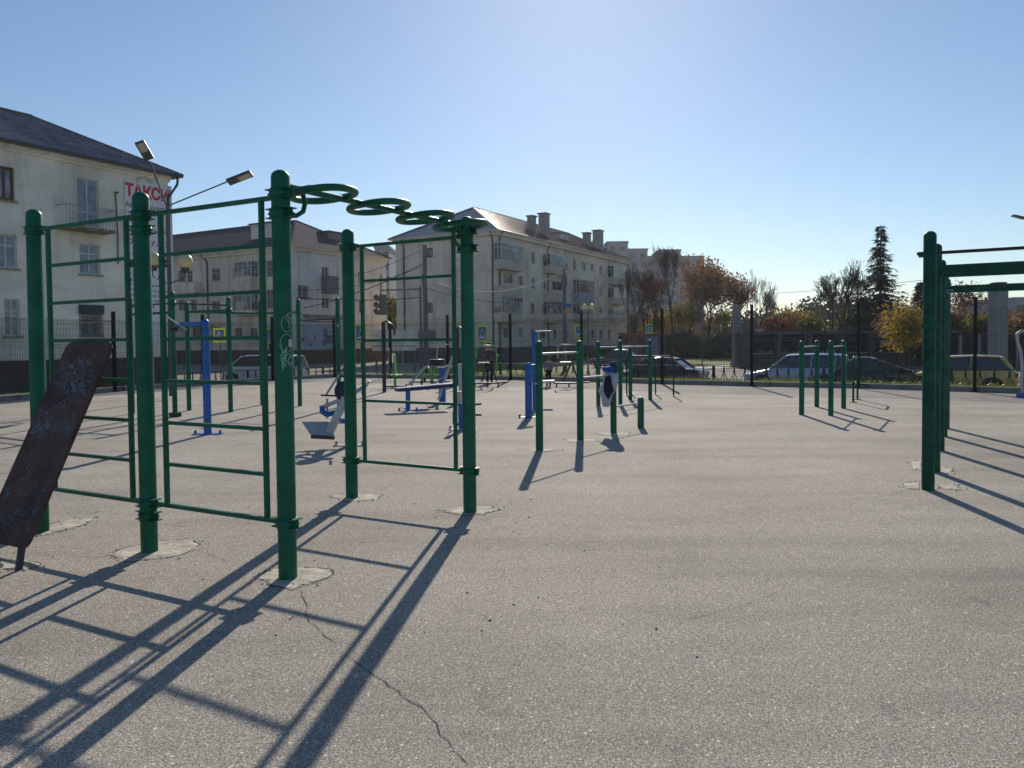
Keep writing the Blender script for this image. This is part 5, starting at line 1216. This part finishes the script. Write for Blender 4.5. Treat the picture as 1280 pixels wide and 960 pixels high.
def tree(px_, pt, Y, label, leafm=None, nl=0, depth=6, spread=.5, upb=.12, tr=.22, seed=1, trunkf=.22, name='bare_tree', ls=.16, lr_=.35, bark=BARK, nch=3):
    c = at_street(px_, Y); Ht_ = AT(px_, pt, Y).z-SL; rg = random.Random(seed); t = thing(name, label, 'tree', c)
    m = MB(); tips = []; grow(m, c, Vector((0, 0, 1)), Ht_*trunkf, tr, depth, rg, tips, spread, upb, nch)
    mz = max(v.z for v in m.v); f = Ht_/(mz-c.z)
    for v in m.v: v.z = c.z+(v.z-c.z)*f; v.x = c.x+(v.x-c.x)*min(1.15, f**.5); v.y = c.y+(v.y-c.y)*min(1.15, f**.5)
    ff = min(1.15, f**.5); tips = [Vector((c.x+(p.x-c.x)*ff, c.y+(p.y-c.y)*ff, c.z+(p.z-c.z)*f)) for p in tips]
    m.build('trunk', bark, t)
    if leafm:
        m = MB(); k = max(1, len(tips)//max(1, nl//6)); cl = [p for p in tips if rg.random() < min(1, nl/6/len(tips)) and p.z > c.z+Ht_*.22]
        for p in cl: leaves(m, p, 6, lr_, ls, rg)
        m.build('crown', leafm, t)
    return t
tree(792, 322, 80, 'bare dark tree touching the far end of the long building', seed=2, depth=6, spread=.38, upb=.18)
tree(806, 338, 84, 'second bare dark tree between the long building and the tallest bare tree', seed=5, depth=6, spread=.36, upb=.2)
tree(820, 335, 78, 'bare tree with a few brown leaves left of the tallest bare tree', LR_, 900, seed=8, spread=.42, ls=.12)
tree(841, 300, 86, 'tallest bare tree rising above the orange leaved tree', seed=13, depth=6, spread=.30, upb=.28)
tree(864, 318, 100, 'broad orange-brown leaved tree on the far side of the street', LO, 12500, seed=4, depth=6, spread=.62, upb=.06, tr=.32, name='leafy_tree', ls=.17, lr_=.55)
tree(885, 335, 106, 'brown leaved tree at the right flank of the broad orange one', LO, 6000, seed=9, depth=6, spread=.55, upb=.08, name='leafy_tree', ls=.15, lr_=.5)
tree(848, 378, 98, 'olive and yellow young tree under the broad orange tree', LG, 4500, seed=14, depth=5, spread=.6, name='leafy_tree', tr=.12, lr_=.45)
tree(822, 392, 92, 'small yellowing tree beside the red kiosk', LY, 3200, seed=15, depth=5, spread=.6, name='leafy_tree', tr=.1, lr_=.4, ls=.12)
tree(905, 388, 112, 'dark olive tree left of the slim grey pillar', LG, 5000, seed=16, depth=5, spread=.65, name='leafy_tree', tr=.12, lr_=.5)
tree(878, 395, 108, 'low yellow leaved tree by the far lawn', LY, 3000, seed=17, depth=5, spread=.7, name='leafy_tree', tr=.1, lr_=.45, ls=.13)
tree(926, 343, 90, 'slender tree with sparse brown leaves just right of the slim grey pillar', LO, 1800, seed=18, depth=5, spread=.35, upb=.25, name='leafy_tree', tr=.13, lr_=.35, ls=.14)
tree(944, 334, 92, 'thin bare birch behind the fence post left of the pavilion', seed=19, depth=6, spread=.28, upb=.3, bark=BARKL, tr=.14)
tree(957, 350, 90, 'second thin bare birch, between its taller and its shorter neighbour', seed=20, depth=6, spread=.26, upb=.3, bark=BARKL, tr=.13)
tree(967, 362, 88, 'shorter bare birch at the right of the birch group', seed=21, depth=5, spread=.3, upb=.25, bark=BARKL, tr=.11)
tree(1034, 336, 66, 'wide spreading bare tree left of the tall spruce', seed=22, depth=7, spread=.52, upb=.10, tr=.26, trunkf=.2)
tree(1056, 324, 64, 'dark upright bare tree close beside the tall spruce', seed=23, depth=6, spread=.40, upb=.2, tr=.22)
tree(1196, 352, 70, 'sparse brown leaved tree between the green beams', LR_, 1300, seed=24, depth=5, spread=.6, name='leafy_tree', tr=.12, ls=.12)
tree(1206, 388, 60, 'small russet tree behind the kiosk row', LO, 2600, seed=25, depth=5, spread=.6, name='leafy_tree', tr=.1, lr_=.4)
tree(1228, 400, 58, 'green bushy tree left of the grey column', LG, 2600, seed=26, depth=5, spread=.7, name='leafy_tree', tr=.1, lr_=.4)
tree(1268, 397, 60, 'orange bushy tree right of the grey column', LO, 4200, seed=27, depth=5, spread=.8, name='leafy_tree', tr=.12, lr_=.5)
tree(1138, 382, 50, 'golden leaved tree left of the tall pull up frame', LY, 5200, seed=28, depth=5, spread=.6, name='leafy_tree', tr=.13, lr_=.42, ls=.12)
tree(1122, 398, 54, 'amber leaved tree at the foot of the spruce', LO, 3600, seed=29, depth=5, spread=.6, name='leafy_tree', tr=.12, lr_=.4, ls=.12)
tree(972, 398, 72, 'russet bush rising over the pavilion left end', LR_, 4200, seed=30, depth=5, spread=.8, name='leafy_tree', tr=.1, lr_=.5)
tree(998, 388, 76, 'pale yellow tree above the pavilion roof', LY, 3000, seed=31, depth=5, spread=.6, name='leafy_tree', tr=.1, lr_=.5, ls=.12)
tree(1024, 396, 72, 'olive tree above the middle of the pavilion roof', LG, 4000, seed=32, depth=5, spread=.8, name='leafy_tree', tr=.1, lr_=.5)
tree(1076, 392, 70, 'dark green tree between bare trunk and spruce', LG, 4000, seed=33, depth=5, spread=.7, name='leafy_tree', tr=.1, lr_=.5)
tree(486, 372, 105, 'olive yellow tree in the gap between the corner block and the long block', LG, 4500, seed=34, depth=5, spread=.4, upb=.2, name='leafy_tree', tr=.2, lr_=.6, ls=.2)
def spruce(px_, pt, Y, hwid, label, seed, dens=1.0):
    c = at_street(px_, Y); Ht_ = AT(px_, pt, Y).z-SL; rg = random.Random(seed); t = thing('spruce_tree', label, 'tree', c)
    m = MB(); m.cyl(c, c+Z*Ht_, .2, .02, n=7); m.build('trunk', BARK, t); m = MB(); z = Ht_*.12
    while z < Ht_*.992:
        f = 1-z/Ht_; L0 = hwid*f*1.2+.06
        for k in range(rg.randint(5, 8)):
            if rg.random() > dens: continue
            az = rg.uniform(0, 6.28); L = L0*rg.uniform(.55, 1.2); dx = Vector((math.cos(az), math.sin(az), 0)); n = max(3, int(L/.22)); pz = z
            for i in range(n):
                u = i/n; droop = -.28*L*u+.30*L*max(0, u-.55); p = c+Z*(z+droop)+dx*L*u; wv = min(L*.4, .12)+.22*(1-u)*L/2
                for _ in range(6):
                    sd_ = Vector((-dx.y, dx.x, 0))*rg.uniform(-1, 1)*wv; q = p+sd_+Z*rg.uniform(-.22, .05)
                    e = (dx*rg.uniform(.1, .5)+sd_.normalized()*rg.uniform(.1, .3)+Z*rg.uniform(-.28, .05)); m.add([p, q+e*.4+Z*.06, q+e], [(0, 1, 2)])
            m.bar(c+Z*z, c+Z*(z-.2*L)+dx*L*.9, .03, .03)
        z += rg.uniform(.22, .42)*(Ht_/14)
    m.build('crown', LN, t); return t
spruce(1100, 281, 60, 3.2, 'tall dark spruce standing alone above the pavilion', 1, .93)
spruce(1150, 352, 66, 2.6, 'smaller spruce half hidden by the tall pull up frame', 2)
spruce(1080, 372, 64, 1.8, 'short ragged spruce tucked left of the tall spruce', 3, .8)
# far wood closing the view
m = MB(); rg = random.Random(5)
for _ in range(42000):
    x = rg.uniform(-60, 150); Y_ = rg.uniform(150, 185); h = 7.0+2.2*math.sin(x*.11)+1.6*math.sin(x*.37+1)+.8*math.sin(x*1.3)+rg.uniform(-1, 1)*rg.random()*1.6; z = SL+h*rg.random()**.7
    p = Vector((x, Y_, z)); a = Vector((rg.uniform(-1, 1), rg.uniform(-.3, .3), rg.uniform(-1, 1))).normalized(); b_ = a.cross(Vector((0, 1, 0.2))).normalized(); s = rg.uniform(.22, .5)
    m.add([p-a*s, p+b_*s*.7, p+a*s, p-b_*s*.7], [(0, 1, 2, 3)])
m.build('far_wood', mat('far_wood', (.05, .045, .02), .8, col2=(.12, .08, .03), scale=.15), kind='stuff')
# low hedge behind the street left of the pillar
m = MB()
for _ in range(9000):
    x = rg.uniform(13.5, 27); Y_ = rg.uniform(88, 96); z = SL+rg.uniform(0, 2.4+.5*math.sin(x)); p = Vector((x, Y_, z)); a = Vector((rg.uniform(-1, 1), rg.uniform(-1, 1), rg.uniform(-1, 1))).normalized(); b_ = a.cross(Vector((.3, 1, .2))).normalized(); s = rg.uniform(.12, .25)
    m.add([p-a*s, p+b_*s*.7, p+a*s, p-b_*s*.7], [(0, 1, 2, 3)])
m.build('hedge', mat('hedge_leaf', (.02, .03, .02), .8, col2=(.05, .06, .03)), kind='stuff')
# bushes at the foot of the buildings and left kerb shrubs
m = MB()
for _ in range(7000):
    s0 = rg.uniform(4, 34); p = P3[0]+U*s0-V*rg.uniform(2.0, 3.4)+Z*(SL+rg.random()*1.1); a = Vector((rg.uniform(-1, 1), rg.uniform(-1, 1), rg.uniform(-1, 1))).normalized(); b_ = a.cross(Vector((.3, 1, .2))).normalized(); s = rg.uniform(.08, .18)
    m.add([p-a*s, p+b_*s*.7, p+a*s, p-b_*s*.7], [(0, 1, 2, 3)])
m.build('building_hedge', LG, kind='stuff')

# ------------------------------------------------------------------ people
def skin_obj(name, verts, edges, radii, m, parent, sub=1, base=Vector((0, 0, 0))):
    me = bpy.data.meshes.new(name); me.from_pydata(verts, edges, []); me.materials.append(m)
    o = bpy.data.objects.new(name, me); COL.objects.link(o); o.parent = parent
    a = o.modifiers.new('skin', 'SKIN'); a.use_smooth_shade = True
    for i, r_ in enumerate(radii): sv = me.skin_vertices[0].data[i]; sv.radius = (r_, r_) if not isinstance(r_, tuple) else r_
    me.skin_vertices[0].data[0].use_root = True
    s_ = o.modifiers.new('sub', 'SUBSURF'); s_.levels = sub; s_.render_levels = sub
    return o
def person(loc, rz, sc_, label, top, legsm, hair, hands=((-.30, -.28, 1.22), (.30, -.28, 1.22)), feet=((-.12, -.2, .06), (.12, .25, .10)), skin=None):
    t = thing('person', label, 'person', loc, rz); t.scale = (sc_,)*3; SK = skin or mat('skin', (.42, .24, .17), .55)
    J = {}; vs = []; ed = []; rd = []
    def add(k, p, r_, par=None):
        J[k] = len(vs); vs.append(p); rd.append(r_)
        if par is not None: ed.append((J[par], J[k]))
    add('pel', (0, 0, .93), .11); add('wai', (0, 0, 1.08), .10, 'pel'); add('che', (0, -.01, 1.28), .12, 'wai'); add('nec', (0, 0, 1.46), .05, 'che'); add('hd0', (0, -.01, 1.55), .072, 'nec'); add('hd1', (0, -.01, 1.63), .085, 'hd0'); add('hd2', (0, 0, 1.71), .06, 'hd1')
    for s, hd, ft in ((-1, hands[0], feet[0]), (1, hands[1], feet[1])):
        n = 'L' if s < 0 else 'R'; sh = Vector((s*.17, 0, 1.40)); hv = Vector(hd); el = (sh+hv)/2+Vector((s*.06, .04, -.10))
        add(n+'sh', tuple(sh), .055, 'che'); add(n+'el', tuple(el), .04, n+'sh'); add(n+'wr', tuple(hv), .028, n+'el'); hdv = (hv-el).normalized(); pm = hv+hdv*.06; add(n+'pm', tuple(pm), (.036, .018), n+'wr')
        for k, (o_, l_) in enumerate(((-.03, .06), (-.01, .075), (.01, .07), (.028, .055))):
            b_ = pm+Vector((o_, 0, 0))+hdv*.03; add(n+'f%d' % k, tuple(b_+hdv*l_*.5), .009, n+'pm'); add(n+'g%d' % k, tuple(b_+hdv*l_*.8+Vector((0, 0, -.02))), .008, n+'f%d' % k)
        add(n+'th', tuple(hv+hdv*.03+Vector((-s*.035, -.01, .01))), .010, n+'wr'); add(n+'t2', tuple(hv+hdv*.06+Vector((-s*.05, -.015, .01))), .009, n+'th')
        hp = Vector((s*.09, 0, .88)); fv = Vector(ft); kn = (hp+fv)/2+Vector((0, -.07, .02))
        add(n+'hp', tuple(hp), .085, 'pel'); add(n+'kn', tuple(kn), .055, n+'hp'); add(n+'an', tuple(fv), .038, n+'kn'); add(n+'ft', tuple(fv+Vector((0, -.15, -.03))), .035, n+'an')
    body = skin_obj('body', vs, ed, rd, SK, t, 1)
    m = MB(); m.box((0, -.10, 1.62), (.025, .04, .04)); m.build('nose', SK, body, local=True)
    m = MB(); m.sphere((-.03, -.085, 1.65), .012, 6); m.sphere((.03, -.085, 1.65), .012, 6); m.box((0, -.083, 1.575), (.05, .01, .01)); m.build('eyes_and_mouth', BLACK, body, local=True)
    m = MB(); m.sphere((0, .015, 1.67), .105, 12, (1, 1.05, 1)); m.build('hair', hair, t, local=True)
    def sub_(keys, par, grow_, nm, mm):
        idx = [J[k] for k in keys]; mp = {j: i for i, j in enumerate(idx)}; e2 = [(mp[a], mp[b_]) for a, b_ in ed if a in mp and b_ in mp]
        skin_obj(nm, [vs[j] for j in idx], e2, [(rd[j] if not isinstance(rd[j], tuple) else rd[j][0])*grow_+.018 for j in idx], mm, t, 1)
    sub_(['che', 'wai', 'pel', 'Lsh', 'Lel', 'Lwr', 'Rsh', 'Rel', 'Rwr'], None, 1.18, 'jacket', top)
    sub_(['pel', 'Lhp', 'Lkn', 'Lan', 'Rhp', 'Rkn', 'Ran'], None, 1.1, 'trousers', legsm)
    sub_(['Lan', 'Lft'], None, 1.15, 'shoe', BLACK); sub_(['Ran', 'Rft'], None, 1.15, 'shoe', BLACK)
    return t
g1 = G(612, 479)
person(g1, R(12), .88, 'person in a brown jacket standing just behind the far stride machine', mat('brown_jacket', (.085, .06, .075), .8), mat('black_trousers', (.012, .012, .015), .8), mat('dark_hair', (.03, .02, .02), .7), feet=((-.1, -.05, .06), (.1, .08, .06)))
g2 = G(686, 483)
person(g2, R(200), .60, 'small figure in a mauve jacket standing behind the first stepped post', mat('mauve_jacket', (.20, .15, .21), .8), mat('black_trousers', (.012, .012, .015), .8), mat('brown_hair', (.10, .05, .04), .7), hands=((-.2, -.1, .95), (.2, -.1, .95)), feet=((-.1, 0, .06), (.1, .02, .06)))
hz = MB(); hz.box((20, 160, 24), (520, 420, 54)); ho = hz.build('haze', BLACK, kind='stuff')
hm = bpy.data.materials.new('haze_air'); hm.use_nodes = True; hn = hm.node_tree; hn.nodes.clear(); ho_ = hn.nodes.new('ShaderNodeOutputMaterial'); hv = hn.nodes.new('ShaderNodeVolumePrincipled')
hv.inputs['Color'].default_value = (.9, .95, 1, 1); hv.inputs['Density'].default_value = 0.00018; hv.inputs['Anisotropy'].default_value = 0.55; hn.links.new(hv.outputs[0], ho_.inputs['Volume'])
ho.data.materials.clear(); ho.data.materials.append(hm)
print('tris', sum(len(me.polygons) for me in bpy.data.meshes), 'objects', len(bpy.data.objects))
